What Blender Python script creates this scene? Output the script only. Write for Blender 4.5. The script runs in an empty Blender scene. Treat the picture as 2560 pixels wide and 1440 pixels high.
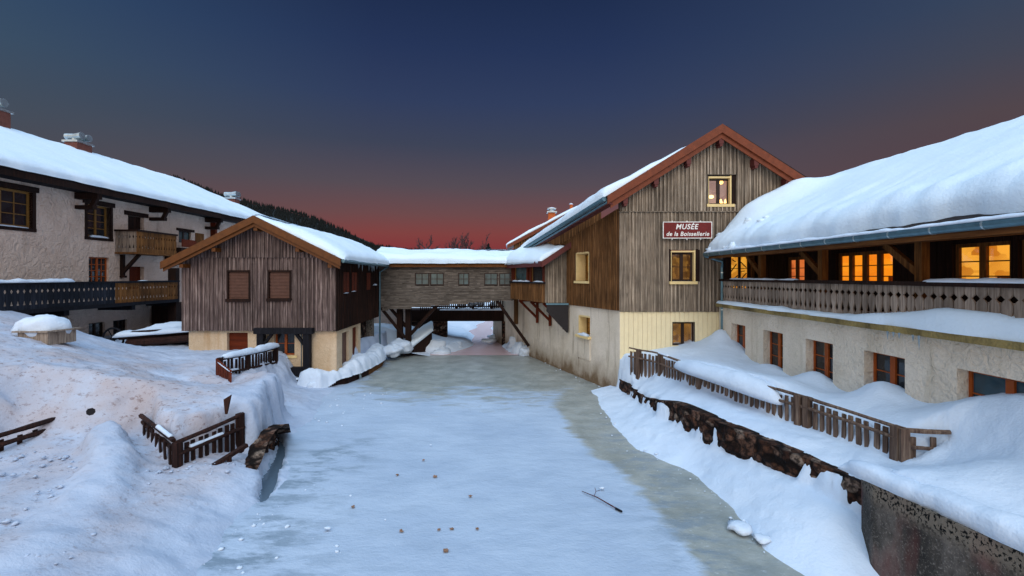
import bpy, math, random
import numpy as np
from mathutils import Vector as V, noise as NZ
R = math.radians
random.seed(7)
sc = bpy.context.scene
COL = sc.collection
# ---------------------------------------------------------------- camera, sky, sun, exposure
F, CX, CY, H = 1150.0, 1280.0, 690.0, 4.2
cam = bpy.data.cameras.new('camera'); co = bpy.data.objects.new('camera', cam); COL.objects.link(co)
co.location = (0, 0, H); co.rotation_euler = (R(90), 0, 0)
cam.sensor_fit = 'HORIZONTAL'; cam.sensor_width = 36; cam.lens = 36 * F / 2560; cam.shift_y = -30 / 2560
cam.clip_start = 0.1; cam.clip_end = 12000
sc.camera = co
sc.view_settings.view_transform = 'Standard'; sc.view_settings.look = 'None'
sc.view_settings.exposure = 0; sc.view_settings.gamma = 1
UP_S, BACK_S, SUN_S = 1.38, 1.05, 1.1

def s2l(c):
    return tuple((x / 12.92 if x <= .04045 else ((x + .055) / 1.055) ** 2.4) for x in [v / 255 for v in c])
def rgb(*c): return s2l(c) + (1.0,)

w = bpy.data.worlds.new('World'); sc.world = w; w.use_nodes = True
nt = w.node_tree; N = nt.nodes; Lk = nt.links; N.clear()
def wn(t, **k):
    n = N.new(t)
    for a, b in k.items(): setattr(n, a, b)
    return n
def wmath(op, a, b=None, clamp=False):
    n = wn('ShaderNodeMath', operation=op, use_clamp=clamp)
    for i, v in enumerate((a, b)):
        if v is None: continue
        if isinstance(v, (int, float)): n.inputs[i].default_value = v
        else: Lk.new(v, n.inputs[i])
    return n.outputs[0]
def wramp(f, stops, interp='LINEAR'):
    n = wn('ShaderNodeValToRGB'); Lk.new(f, n.inputs[0]); cr = n.color_ramp; cr.interpolation = interp
    while len(cr.elements) < len(stops): cr.elements.new(.5)
    for e, (p, c) in zip(cr.elements, stops): e.position = p; e.color = c
    return n.outputs[0]
def wmix(f, a, b, bt='MIX'):
    n = wn('ShaderNodeMix', data_type='RGBA', blend_type=bt)
    for i, v in ((0, f), (6, a), (7, b)):
        if isinstance(v, (int, float)): n.inputs[i].default_value = v
        elif isinstance(v, tuple): n.inputs[i].default_value = v
        else: Lk.new(v, n.inputs[i])
    return n.outputs[2]
tc = wn('ShaderNodeTexCoord'); sx = wn('ShaderNodeSeparateXYZ'); Lk.new(tc.outputs['Generated'], sx.inputs[0])
dx, dy, dz = sx.outputs
# dusk band ahead: deep blue overhead to a red glow low over the valley
front = wramp(dz, [(0, rgb(104, 46, 56)), (.066, rgb(130, 58, 60)), (.09, rgb(128, 66, 65)), (.13, rgb(110, 74, 76)), (.19, rgb(86, 76, 85)), (.27, rgb(62, 68, 88)),
                   (.35, rgb(49, 62, 94)), (.44, rgb(38, 53, 88)), (.55, rgb(27, 42, 74))])
lft = wramp(dz, [(0, rgb(84, 72, 78)), (.14, rgb(80, 74, 78)), (.24, rgb(68, 78, 92)), (.33, rgb(58, 78, 100)), (.42, rgb(48, 72, 102)), (.55, rgb(40, 60, 90))])
rgt = wramp(dz, [(0, rgb(100, 58, 64)), (.14, rgb(86, 64, 70)), (.24, rgb(82, 70, 76)), (.32, rgb(66, 70, 86)), (.40, rgb(54, 68, 92)), (.55, rgb(44, 60, 90))])
az = wmath('DIVIDE', dx, wmath('MAXIMUM', dy, .05))
fl = wmath('MULTIPLY', wmath('ADD', wmath('MULTIPLY', az, -1), -.3), 1.2, True)
frr = wmath('MULTIPLY', wmath('ADD', az, -.2), 1.2, True)
sky = wmix(fl, front, lft); sky = wmix(frr, sky, rgt)
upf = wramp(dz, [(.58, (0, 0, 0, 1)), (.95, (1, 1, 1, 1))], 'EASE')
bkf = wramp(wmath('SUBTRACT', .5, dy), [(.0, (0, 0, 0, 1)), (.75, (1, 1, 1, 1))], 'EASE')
nish = wn('ShaderNodeTexSky', sky_type='NISHITA', sun_disc=False, sun_elevation=R(14), sun_rotation=R(200))
sky = wmix(1.0, sky, wmix(1.0, upf, (.46 * UP_S, .80 * UP_S, 1.16 * UP_S, 1), 'MULTIPLY'), 'ADD')  # pale blue brightness added overhead, out of frame, to light the snow
sky = wmix(1.0, sky, wmix(1.0, bkf, (.62 * BACK_S, .58 * BACK_S, .56 * BACK_S, 1), 'MULTIPLY'), 'ADD')  # glow added behind and beside the camera, unseen, to light the walls
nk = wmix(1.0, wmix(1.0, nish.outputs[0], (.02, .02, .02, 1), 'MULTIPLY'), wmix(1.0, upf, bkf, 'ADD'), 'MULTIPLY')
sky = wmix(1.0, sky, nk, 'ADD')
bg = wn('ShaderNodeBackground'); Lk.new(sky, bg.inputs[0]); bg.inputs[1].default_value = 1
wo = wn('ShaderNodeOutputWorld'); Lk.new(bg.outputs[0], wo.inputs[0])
sl = bpy.data.lights.new('sun', 'SUN'); so = bpy.data.objects.new('sun', sl); COL.objects.link(so)
sl.energy = SUN_S; sl.angle = R(35); sl.color = (1.0, .93, .84)
so.rotation_euler = (R(55), 0, R(6))     # from behind the viewer, soft
so.location = (0, -10, 30)

# ---------------------------------------------------------------- pixel helpers (reading distances off the plan)
def P(px, py, Y): return V(((px - CX) * Y / F, Y, H - (py - CY) * Y / F))
def G(px, py, z):
    Y = F * (H - z) / (py - CY); return V(((px - CX) * Y / F, Y, z))
def fb(x, y, z=0, o=3):
    s = 0; a = 1; 
    for i in range(o):
        s += a * NZ.noise(V((x, y, z)) * (2 ** i)); a *= .5
    return s
def sm(a, b, x):
    t = min(1, max(0, (x - a) / (b - a))); return t * t * (3 - 2 * t)

# ---------------------------------------------------------------- scene objects
WPOS = {}
def tag(o, label=None, cat=None, group=None, kind=None):
    if label: o['label'] = label
    if cat: o['category'] = cat
    if group: o['group'] = group
    if kind: o['kind'] = kind
    return o
def thing(name, label, cat, loc, group=None):
    o = bpy.data.objects.new(name, None); COL.objects.link(o); o.location = loc; o.empty_display_size = .3
    WPOS[o.name] = V(loc); return tag(o, label, cat, group)
class MB:
    def __init__(s): s.v = []; s.f = []; s.t = []; s.cur = 1.0
    def add(s, vs, fs):
        b = len(s.v); s.v += [tuple(q) for q in vs]; s.t += [s.cur] * len(vs)
        s.f += [tuple(b + i for i in f) for f in fs]
    def hexa(s, p):   # 8 points: bottom 4, top 4
        s.add(p, [(0, 3, 2, 1), (4, 5, 6, 7), (0, 1, 5, 4), (1, 2, 6, 5), (2, 3, 7, 6), (3, 0, 4, 7)])
    def box(s, x0, x1, y0, y1, z0, z1):
        s.hexa([(x0, y0, z0), (x1, y0, z0), (x1, y1, z0), (x0, y1, z0), (x0, y0, z1), (x1, y0, z1), (x1, y1, z1), (x0, y1, z1)])
    def beam(s, a, b, wd, ht, up=V((0, 0, 1)), jit=0):
        a = V(a); b = V(b); d = (b - a).normalized(); x = d.cross(up)
        if x.length < 1e-4: x = V((1, 0, 0))
        x.normalize(); y = x.cross(d).normalized(); x *= wd / 2; y *= ht / 2
        s.hexa([a - x - y, a + x - y, a + x + y, a - x + y, b - x - y, b + x - y, b + x + y, b - x + y])
    def tube(s, pts, rad, n=8, cap=True):
        pts = [V(p) for p in pts]; rad = rad if isinstance(rad, (list, tuple)) else [rad] * len(pts)
        rings = []; vs = []
        ref = V((.13, .27, .95))
        for i, p in enumerate(pts):
            d = (pts[min(i + 1, len(pts) - 1)] - pts[max(i - 1, 0)]).normalized()
            r_ = V((1, 0, 0)) if abs(d.dot(ref)) > .98 else ref
            x = d.cross(r_).normalized(); y = d.cross(x)
            for k in range(n):
                a = 2 * math.pi * k / n; vs.append(p + x * math.cos(a) * rad[i] + y * math.sin(a) * rad[i])
        fs = [(i * n + k, i * n + (k + 1) % n, (i + 1) * n + (k + 1) % n, (i + 1) * n + k) for i in range(len(pts) - 1) for k in range(n)]
        if cap: fs += [tuple(range(n - 1, -1, -1)), tuple((len(pts) - 1) * n + k for k in range(n))]
        s.add(vs, fs)
    def prism(s, poly, ext):
        n = len(poly); ext = V(ext)
        s.add([V(p) for p in poly] + [V(p) + ext for p in poly],
              [tuple(range(n)), tuple(range(2 * n - 1, n - 1, -1))] + [(i, (i + 1) % n, n + (i + 1) % n, n + i) for i in range(n)])
    def blob(s, c, rx, ry, rz, n=12, m=7, amp=.18, seed=0):
        c = V(c); vs = [c + V((0, 0, -rz))]
        for j in range(1, m):
            ph = math.pi * j / m - math.pi / 2
            for i in range(n):
                th = 2 * math.pi * i / n; d = V((math.cos(th) * math.cos(ph), math.sin(th) * math.cos(ph), math.sin(ph)))
                k = 1 + amp * NZ.noise(d * 1.7 + V((seed * 3.1, 0, 0))) * 2
                vs.append(c + V((d.x * rx * k, d.y * ry * k, d.z * rz * k)))
        vs.append(c + V((0, 0, rz))); fs = []
        for i in range(n): fs.append((0, 1 + (i + 1) % n, 1 + i))
        for j in range(m - 2):
            for i in range(n): fs.append((1 + j * n + i, 1 + j * n + (i + 1) % n, 1 + (j + 1) * n + (i + 1) % n, 1 + (j + 1) * n + i))
        L = len(vs) - 1; b = 1 + (m - 2) * n
        for i in range(n): fs.append((b + i, b + (i + 1) % n, L))
        s.add(vs, fs)
    def build(s, name, mat, parent=None, smooth=False, label=None):
        me = bpy.data.meshes.new(name); off = WPOS.get(parent.name, V((0, 0, 0))) if parent else V((0, 0, 0))
        me.from_pydata([(x - off.x, y - off.y, z - off.z) for x, y, z in s.v], [], s.f); me.update()
        at = me.attributes.new('tint', 'FLOAT', 'POINT'); at.data.foreach_set('value', s.t)
        if smooth: me.polygons.foreach_set('use_smooth', [True] * len(me.polygons))
        me.materials.append(mat)
        o = bpy.data.objects.new(name, me); COL.objects.link(o)
        if parent: o.parent = parent; WPOS[o.name] = off
        else: WPOS[o.name] = V((0, 0, 0))
        if label: o['label'] = label
        return o

# ---------------------------------------------------------------- materials
class NB:
    def __init__(s, name):
        s.m = bpy.data.materials.new(name); s.m.use_nodes = True; s.nt = s.m.node_tree; s.n = s.nt.nodes; s.l = s.nt.links
        s.p = s.n['Principled BSDF']; s.geo = s.n.new('ShaderNodeNewGeometry').outputs['Position']
    def node(s, t, **k):
        n = s.n.new(t)
        for a, b in k.items(): setattr(n, a, b)
        return n
    def put(s, sock, v):
        if isinstance(v, (int, float, tuple)): sock.default_value = v
        else: s.l.new(v, sock)
    def vscale(s, sc_):
        n = s.node('ShaderNodeVectorMath', operation='MULTIPLY'); s.l.new(s.geo, n.inputs[0]); n.inputs[1].default_value = sc_; return n.outputs[0]
    def noise(s, sc_, detail=4, rough=.55, vec=None, w=None):
        n = s.node('ShaderNodeTexNoise', noise_dimensions='4D' if w is not None else '3D')
        s.l.new(vec if vec is not None else s.vscale(sc_), n.inputs['Vector']); n.inputs['Scale'].default_value = 1
        n.inputs['Detail'].default_value = detail; n.inputs['Roughness'].default_value = rough
        if w is not None: s.l.new(w, n.inputs['W'])
        return n.outputs[0]
    def voro(s, sc_, feature='F1'):
        n = s.node('ShaderNodeTexVoronoi', feature=feature); s.l.new(s.vscale(sc_), n.inputs['Vector']); n.inputs['Scale'].default_value = 1
        return n.outputs
    def ramp(s, f, stops, interp='LINEAR'):
        n = s.node('ShaderNodeValToRGB'); s.l.new(f, n.inputs[0]); cr = n.color_ramp; cr.interpolation = interp
        while len(cr.elements) < len(stops): cr.elements.new(.5)
        for e, (p, c) in zip(cr.elements, stops):
            e.position = p; e.color = c if isinstance(c, tuple) else (c, c, c, 1)
        return n.outputs[0]
    def mix(s, f, a, b, bt='MIX'):
        n = s.node('ShaderNodeMix', data_type='RGBA', blend_type=bt)
        s.put(n.inputs[0], f); s.put(n.inputs[6], a); s.put(n.inputs[7], b); return n.outputs[2]
    def math(s, op, a, b=0., clamp=False):
        n = s.node('ShaderNodeMath', operation=op, use_clamp=clamp); s.put(n.inputs[0], a); s.put(n.inputs[1], b); return n.outputs[0]
    def attr(s, name):
        n = s.node('ShaderNodeAttribute', attribute_name=name); return n.outputs['Fac']
    def bump(s, h, dist, strength=1.0, prev=None):
        n = s.node('ShaderNodeBump'); n.inputs['Strength'].default_value = strength; n.inputs['Distance'].default_value = dist
        s.l.new(h, n.inputs['Height'])
        if prev is not None: s.l.new(prev, n.inputs['Normal'])
        return n.outputs[0]
    def out(s, col, rough=.8, nor=None, spec=.3, metal=0.):
        s.put(s.p.inputs['Base Color'], col); s.put(s.p.inputs['Roughness'], rough); s.p.inputs['Metallic'].default_value = metal
        s.p.inputs['Specular IOR Level'].default_value = spec
        if nor is not None: s.l.new(nor, s.p.inputs['Normal'])
        return s.m
def C(h, k=1): 
    h = h.lstrip('#'); c = s2l(tuple(int(h[i:i + 2], 16) for i in (0, 2, 4))); return (c[0] * k, c[1] * k, c[2] * k, 1)

def wood(name, dark, mid, light, ax='z', rough=.8, knots=.5, bump=.006):
    b = NB(name); t = b.attr('tint')
    sc1 = {'z': (22, 22, 1.3), 'x': (1.3, 22, 22), 'y': (22, 1.3, 22)}[ax]
    sc2 = {'z': (7, 7, 2.6), 'x': (2.6, 7, 7), 'y': (7, 2.6, 7)}[ax]
    sc3 = {'z': (120, 120, 3), 'x': (3, 120, 120), 'y': (120, 3, 120)}[ax]
    w_ = b.math('MULTIPLY', t, 37.0)
    g = b.noise(sc1, 5, .65, w=w_); st = b.noise((.7, .7, .8), 4, .6); kn = b.noise(sc2, 2, .5, w=w_)
    col = b.ramp(g, [(.28, dark), (.5, mid), (.72, light)])
    col = b.mix(b.ramp(kn, [(.66, 0.), (.74, knots)]), col, tuple(c * .35 for c in dark[:3]) + (1,))
    col = b.mix(1.0, col, b.ramp(st, [(.3, .62), (.62, 1.1)]), 'MULTIPLY')
    tn = b.node('ShaderNodeCombineColor'); [b.l.new(t, tn.inputs[i]) for i in range(3)]
    col = b.mix(1.0, col, tn.outputs[0], 'MULTIPLY')
    n = b.bump(b.noise(sc3, 3, .6, w=w_), bump * .6); n = b.bump(g, bump, 1, n)
    return b.out(col, rough, n, .2)
def plaster(name, a, bcol, stain=None, bscale=5, bd=.03, zlow=None):
    b = NB(name); f = b.noise((1.1, 1.1, .9), 5, .6); col = b.ramp(f, [(.32, a), (.68, bcol)])
    fine = b.noise((30, 30, 30), 3, .6); col = b.mix(b.ramp(fine, [(.35, .25), (.6, 0.)]), col, tuple(c * .6 for c in a[:3]) + (1,))
    if stain:
        sf = b.noise((2.6, 2.6, .35), 5, .65)
        col = b.mix(b.ramp(sf, [(.56, 0.), (.74, .65)]), col, stain)
        if zlow is not None:   # damp and dirt climbing from the foot of the wall
            sx = b.node('ShaderNodeSeparateXYZ'); b.l.new(b.geo, sx.inputs[0])
            zz = b.math('ADD', sx.outputs[2], b.math('MULTIPLY', b.noise((1.6, 1.6, 1.2), 5, .65), -1.6))
            col = b.mix(b.ramp(b.math('SUBTRACT', zz, zlow - 1.5), [(0., .9), (.3, .5), (.95, 0.)]), col, stain)
    w1 = b.node('ShaderNodeTexNoise', noise_dimensions='3D'); w1.inputs['Distortion'].default_value = 1.6
    b.l.new(b.vscale((bscale, bscale, bscale)), w1.inputs['Vector']); w1.inputs['Scale'].default_value = 1; w1.inputs['Detail'].default_value = 3
    n = b.bump(w1.outputs[0], bd); n = b.bump(fine, .004, 1, n)
    return b.out(col, .9, n, .15)
def snow(name, col=(.72, .84, .94, 1), bd=.02, bs=1.0, shade=(.67, .81, .93, 1)):
    b = NB(name); f = b.noise((bs, bs, bs), 4, .5); fine = b.noise((22, 22, 22), 4, .6)
    c = b.mix(b.ramp(b.noise((.5, .5, .5), 3), [(.35, 0.), (.7, 1.)]), col, shade)
    n = b.bump(f, bd); n = b.bump(b.noise((6, 6, 6), 4, .6), .014, 1, n); n = b.bump(fine, .009, 1, n); return b.out(c, .65, n, .25)
def flat(name, c, rough=.6, metal=0., spec=.3, nb=0, var=.25):
    b = NB(name); f = b.noise((6, 6, 6), 4, .6)
    c2 = b.mix(b.ramp(f, [(.3, 0.), (.7, 1.)]), tuple(v * (1 - var) for v in c[:3]) + (1,), tuple(min(1, v * (1 + var * .5)) for v in c[:3]) + (1,))
    nn = b.bump(b.noise((40, 40, 40), 3), nb) if nb else None
    return b.out(c2, rough, nn, spec, metal)

M = {}
M['grey'] = wood('weathered_boards', C('#4a4036'), C('#7f7263'), C('#a89a88'))
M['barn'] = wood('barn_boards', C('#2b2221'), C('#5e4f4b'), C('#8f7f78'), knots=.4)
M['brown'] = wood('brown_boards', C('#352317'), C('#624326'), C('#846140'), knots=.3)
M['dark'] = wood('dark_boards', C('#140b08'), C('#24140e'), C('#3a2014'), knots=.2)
M['black'] = wood('black_timber', C('#0a0a0e'), C('#15151b'), C('#24242c'), knots=.1)
M['post'] = wood('fence_wood', C('#382922'), C('#695549'), C('#98836f'), knots=.4)
M['fdark'] = wood('wet_fence_wood', C('#130b08'), C('#2a1712'), C('#4a2b20'), knots=.4)
M['rail'] = wood('baluster_wood', C('#4c4239'), C('#8c7d70'), C('#b0a294'), knots=.4)
M['dkrail'] = wood('dark_baluster_wood', C('#12151c'), C('#1d222c'), C('#3a3a40'), knots=.3)
M['honey'] = wood('honey_wood', C('#33200f'), C('#6c4520'), C('#936436'), knots=.3)
M['siding'] = wood('shingle_wood', C('#3a322d'), C('#686058'), C('#8b8178'), ax='x', knots=.15)
M['beamx'] = wood('brown_beam', C('#3a200c'), C('#6b4220'), C('#85572c'), ax='y', knots=.2)
M['barge'] = flat('brown_paint', C('#60360f'), .55, nb=.004)
M['redbarge'] = flat('russet_paint', C('#70351b'), .55, nb=.004)
M['maroon'] = flat('maroon_paint', C('#5c2a26'), .6, nb=.004)
M['frame'] = flat('window_frame_dark', C('#2a1a14'), .5)
M['oframe'] = flat('window_frame_orange', C('#9a4a16'), .5)
M['mframe'] = flat('window_frame_ochre', C('#7d5a28'), .5)
M['cream'] = flat('cream_trim', C('#e2c88e'), .6, var=.08)
M['shutter'] = flat('roller_shutter', C('#65463a'), .6)
M['door'] = wood('red_brown_door', C('#3a1408'), C('#5e240e'), C('#743015'), ax='x', knots=.1)
M['hplaster'] = plaster('house_plaster', C('#c9b2a3'), C('#decabc'), C('#8f7a6c'), 4.2, .09)
M['wplaster'] = plaster('wing_plaster', C('#cbc0ae'), C('#e2d8c8'), C('#b0a28a'), 6, .05)
M['mplaster'] = plaster('museum_plaster', C('#d2c6b2'), C('#e8dccb'), C('#6b5236'), 3, .02, zlow=.75)
M['bplaster'] = plaster('barn_plaster', C('#c9ae8c'), C('#dcc4a6'), C('#b38a5c'), 7, .035)
M['panel'] = flat('yellow_panel', C('#ecdcb2'), .5, var=.06)
M['zinc'] = flat('zinc_gutter', C('#5f7f8c'), .4, .6)
M['steel'] = flat('steel_flue', C('#b8c4c8'), .3, .8)
M['brick'] = flat('chimney_brick', C('#6e4238'), .8, nb=.02)
M['orangepipe'] = flat('orange_flue', C('#b5561c'), .6)
M['slate'] = flat('slate_sheet', C('#1e1a1c'), .5)
M['roof'] = flat('dark_roofing', C('#241a18'), .8)
M['snow'] = snow('roof_snow')
M['gsnow'] = None
M['ssmall'] = snow('drift_snow', (.66, .74, .84, 1), .03, 4, (.56, .66, .78, 1))
M['icicle'] = flat('icicle_ice', C('#7f929e'), .1, 0, .8)
M['twig'] = flat('twig_bark', C('#4a1f1c'), .7)
M['leaf'] = flat('dead_leaf', C('#8a6c58'), .8)
M['spruce'] = flat('spruce_needles', (.004, .006, .005, 1), .9)
M['bark'] = flat('bare_bark', (.07, .035, .035, 1), .9)
def glass(name, col, rough=.06, spec=.5):
    b = NB(name); f = b.noise((1.8, 1.8, 1.8), 2); c = b.mix(b.ramp(f, [(.35, 0.), (.65, 1.)]), col, tuple(v * 2.2 for v in col[:3]) + (1,))
    n = b.bump(b.noise((3, 3, 3), 1), .01); return b.out(c, rough, n, spec)
M['glass'] = glass('dark_glass', (.010, .011, .013, 1)); M['glassb'] = glass('blue_glass', (.012, .028, .04, 1)); M['glassg'] = glass('pale_reflecting_glass', (.03, .055, .06, 1), .10, .45)
def clear(name):
    m = bpy.data.materials.new(name); m.use_nodes = True; t = m.node_tree; t.nodes.clear()
    a = t.nodes.new('ShaderNodeBsdfTransparent'); g = t.nodes.new('ShaderNodeBsdfGlossy'); g.inputs['Roughness'].default_value = .03
    mx = t.nodes.new('ShaderNodeMixShader'); mx.inputs[0].default_value = .025; o = t.nodes.new('ShaderNodeOutputMaterial')
    t.links.new(a.outputs[0], mx.inputs[1]); t.links.new(g.outputs[0], mx.inputs[2]); t.links.new(mx.outputs[0], o.inputs[0]); return m
M['clear'] = clear('clear_glass')
def lit(name, c1, c2, s, sc_=(3, 3, 5)):
    b = NB(name); v = b.node('ShaderNodeTexVoronoi', feature='F1', distance='CHEBYCHEV'); b.l.new(b.vscale(sc_), v.inputs['Vector']); v.inputs['Scale'].default_value = 1
    sep = b.node('ShaderNodeSeparateColor'); b.l.new(v.outputs['Color'], sep.inputs[0])
    f = b.math('ADD', b.math('MULTIPLY', sep.outputs[0], .55), b.math('MULTIPLY', b.noise((1.2, 1.2, 1.2), 2), .6))
    c = b.mix(b.ramp(f, [(.25, 0.), (.8, 1.)]), c1, c2)
    b.l.new(c, b.p.inputs['Emission Color']); b.p.inputs['Emission Strength'].default_value = s; return b.out((.2, .1, .04, 1), .9)
M['lit'] = lit('lit_orange_room', (.85, .20, .006, 1), (1.0, .34, .012, 1), .92, (2, 2, 7))
M['lity'] = lit('lit_amber_room', (.45, .13, .008, 1), (1.0, .46, .05, 1), .85, (3.5, 3.5, 4))
M['litred'] = lit('lit_red_room', (.55, .11, .03, 1), (.85, .22, .05, 1), .7)
M['litdim'] = lit('dim_amber_room', (.03, .015, .006, 1), (.42, .21, .04, 1), .5, (5, 5, 5))
M['litpink'] = lit('lit_room_pink_reflection', (.20, .13, .16, 1), (.55, .40, .36, 1), .55, (3, 3, 3))  # lit room whose glow colour also carries the pinkish reflection in its glass
M['lamp'] = lit('warm_lamp', (1.0, .55, .12, 1), (1.0, .7, .25, 1), 3.5)
M['sign'] = flat('maroon_sign', C('#6a1712'), .35)
M['white'] = flat('white_paint', (.86, .84, .78, 1), .4)

def concrete():
    b = NB('mossy_concrete'); f = b.noise((2.2, 2.2, 1.2), 6, .7); col = b.ramp(f, [(.3, C('#20201f')), (.5, C('#46423e')), (.7, C('#77706a'))])
    sp = b.noise((38, 38, 38), 4, .7); col = b.mix(b.ramp(sp, [(.55, 0.), (.68, .6)]), col, C('#9d968e'))
    rd = b.noise((1.3, 1.3, .35), 3, .5); col = b.mix(b.ramp(rd, [(.56, 0.), (.66, .7)]), col, C('#6d3330'))
    sx = b.node('ShaderNodeSeparateXYZ'); b.l.new(b.geo, sx.inputs[0])
    lich = b.ramp(b.math('SUBTRACT', sx.outputs[2], .98), [(.0, 0.), (.16, 1.)])
    vo = b.noise((30, 30, 22), 3, .6); vb = b.ramp(vo, [(.53, 0.), (.57, 1.)])
    col = b.mix(b.math('MULTIPLY', lich, .75), col, C('#7d7468')); col = b.mix(b.math('MULTIPLY', lich, vb), col, (.004, .004, .004, 1))
    n = b.bump(f, .05); n = b.bump(sp, .012, 1, n); return b.out(col, .9, n, .2)
M['concrete'] = concrete()
def stone():
    b = NB('rubble_stone'); vd = b.node('ShaderNodeTexVoronoi', feature='F1')
    ws = b.node('ShaderNodeVectorMath', operation='ADD'); b.l.new(b.vscale((4.2, 4.2, 7)), ws.inputs[0])
    nn = b.node('ShaderNodeTexNoise'); nn.inputs['Scale'].default_value = 1; b.l.new(b.vscale((3, 3, 3)), nn.inputs['Vector']); b.l.new(nn.outputs['Color'], ws.inputs[1])
    b.l.new(ws.outputs[0], vd.inputs['Vector']); vd.inputs['Scale'].default_value = 1
    sep = b.node('ShaderNodeSeparateColor'); b.l.new(vd.outputs['Color'], sep.inputs[0])
    col = b.ramp(sep.outputs[0], [(.1, C('#33201a')), (.4, C('#543829')), (.7, C('#6e5143')), (.95, C('#8c7a6c'))])
    f = b.noise((9, 9, 9), 5, .7); col = b.mix(b.ramp(f, [(.42, .85), (.58, 0.)]), col, C('#120c09'))
    ed = b.ramp(vd.outputs['Distance'], [(.45, 0.), (.7, 1.)]); col = b.mix(ed, col, C('#150e0b'))
    n = b.bump(b.math('MULTIPLY', vd.outputs['Distance'], -1.), .08); n = b.bump(f, .04, 1, n); return b.out(col, .9, n, .15)
M['stone'] = stone()
def ground_snow():
    b = NB('trodden_snow'); d = b.attr('dirt')
    base = b.mix(b.ramp(b.noise((.6, .6, .6), 4), [(.35, 0.), (.7, 1.)]), (.37, .44, .56, 1), (.50, .57, .69, 1))
    pk = b.noise((1.1, 1.1, 1.1), 5, .6)
    base = b.mix(b.math('MULTIPLY', d, b.ramp(pk, [(.30, 0.), (.56, .9)])), base, (.41, .355, .36, 1))
    sp = b.noise((7, 11, 11), 5, .7); base = b.mix(b.math('MULTIPLY', d, b.ramp(sp, [(.56, 0.), (.63, .75)])), base, (.17, .11, .095, 1))
    s2 = b.noise((26, 34, 34), 3, .6); base = b.mix(b.math('MULTIPLY', d, b.ramp(s2, [(.64, 0.), (.7, .8)])), base, (.16, .09, .08, 1))
    n = b.bump(b.noise((2.2, 2.6, 2.6), 5, .6), .045); n = b.bump(b.noise((14, 18, 18), 4, .6), .010, 1, n)
    return b.out(base, .7, n, .2)
M['gsnow'] = ground_snow()
def ice():
    b = NB('river_ice'); d = b.attr('bare')
    wv = b.node('ShaderNodeTexNoise'); wv.inputs['Scale'].default_value = 1; wv.inputs['Detail'].default_value = 5; wv.inputs['Roughness'].default_value = .65
    wv.inputs['Distortion'].default_value = .6; b.l.new(b.vscale((.9, 2.2, 1)), wv.inputs['Vector'])
    f = b.math('ADD', b.math('MULTIPLY', d, 1.25), b.math('MULTIPLY', b.math('SUBTRACT', wv.outputs[0], .5), 1.7))
    mask = b.ramp(f, [(.32, 0.), (.74, 1.)])
    ms = b.mix(b.ramp(b.noise((.45, .45, 1), 4), [(.3, 0.), (.7, 1.)]), (.34, .425, .545, 1), (.44, .53, .645, 1))
    g = b.mix(b.ramp(b.noise((1.4, 1.4, 1), 5, .6), [(.35, 0.), (.65, 1.)]), (.235, .255, .235, 1), (.36, .38, .355, 1))
    col = b.mix(mask, ms, g)
    dk = b.noise((1.0, 2.6, 1), 6, .7); col = b.mix(b.math('MULTIPLY', b.attr('patch'), b.ramp(dk, [(.46, 0.), (.60, .85)])), col, (.17, .23, .29, 1))
    wh = b.noise((9, 14, 9), 4, .7); col = b.mix(b.math('MULTIPLY', mask, b.ramp(wh, [(.6, 0.), (.72, .5)])), col, (.6, .66, .72, 1))
    sr = b.ramp(mask, [(0., .62), (1., .30)])
    n = b.bump(b.noise((1.5, 2.2, 1), 5, .6), .05); n = b.bump(b.noise((18, 24, 8), 4, .6), .008, 1, n)
    return b.out(col, sr, n, .4)
M['ice'] = ice()
def water():
    b = NB('thin_water'); n = b.bump(b.noise((2.5, 4, 1), 3), .01); return b.out((.10, .14, .18, 1), .12, n, .8)
M['water'] = water()
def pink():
    b = NB('painted_glow_water'); n = b.bump(b.noise((1, 3, 1), 3), .02); return b.out((.62, .45, .46, 1), .25, n, .9)  # pink sky reflection painted into the base colour; the water emits nothing
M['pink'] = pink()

# ---------------------------------------------------------------- building helpers
class Fr:
    def __init__(s, p0, u, n): s.p = V((p0[0], p0[1], 0)); s.u = V((u[0], u[1], 0)).normalized(); s.n = V((n[0], n[1], 0)).normalized()
    def __call__(s, a, z, d=0): q = s.p + s.u * a + s.n * d; return V((q.x, q.y, z))
def fbox(mb, fr, s0, s1, z0, z1, d0, d1):
    mb.hexa([fr(s0, z0, d0), fr(s1, z0, d0), fr(s1, z0, d1), fr(s0, z0, d1), fr(s0, z1, d0), fr(s1, z1, d0), fr(s1, z1, d1), fr(s0, z1, d1)])
def fslope(mb, fr, s0, s1, zb0, zb1, zt0, zt1, d0, d1):
    mb.hexa([fr(s0, zb0, d0), fr(s1, zb1, d0), fr(s1, zb1, d1), fr(s0, zb0, d1), fr(s0, zt0, d0), fr(s1, zt1, d0), fr(s1, zt1, d1), fr(s0, zt0, d1)])
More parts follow.
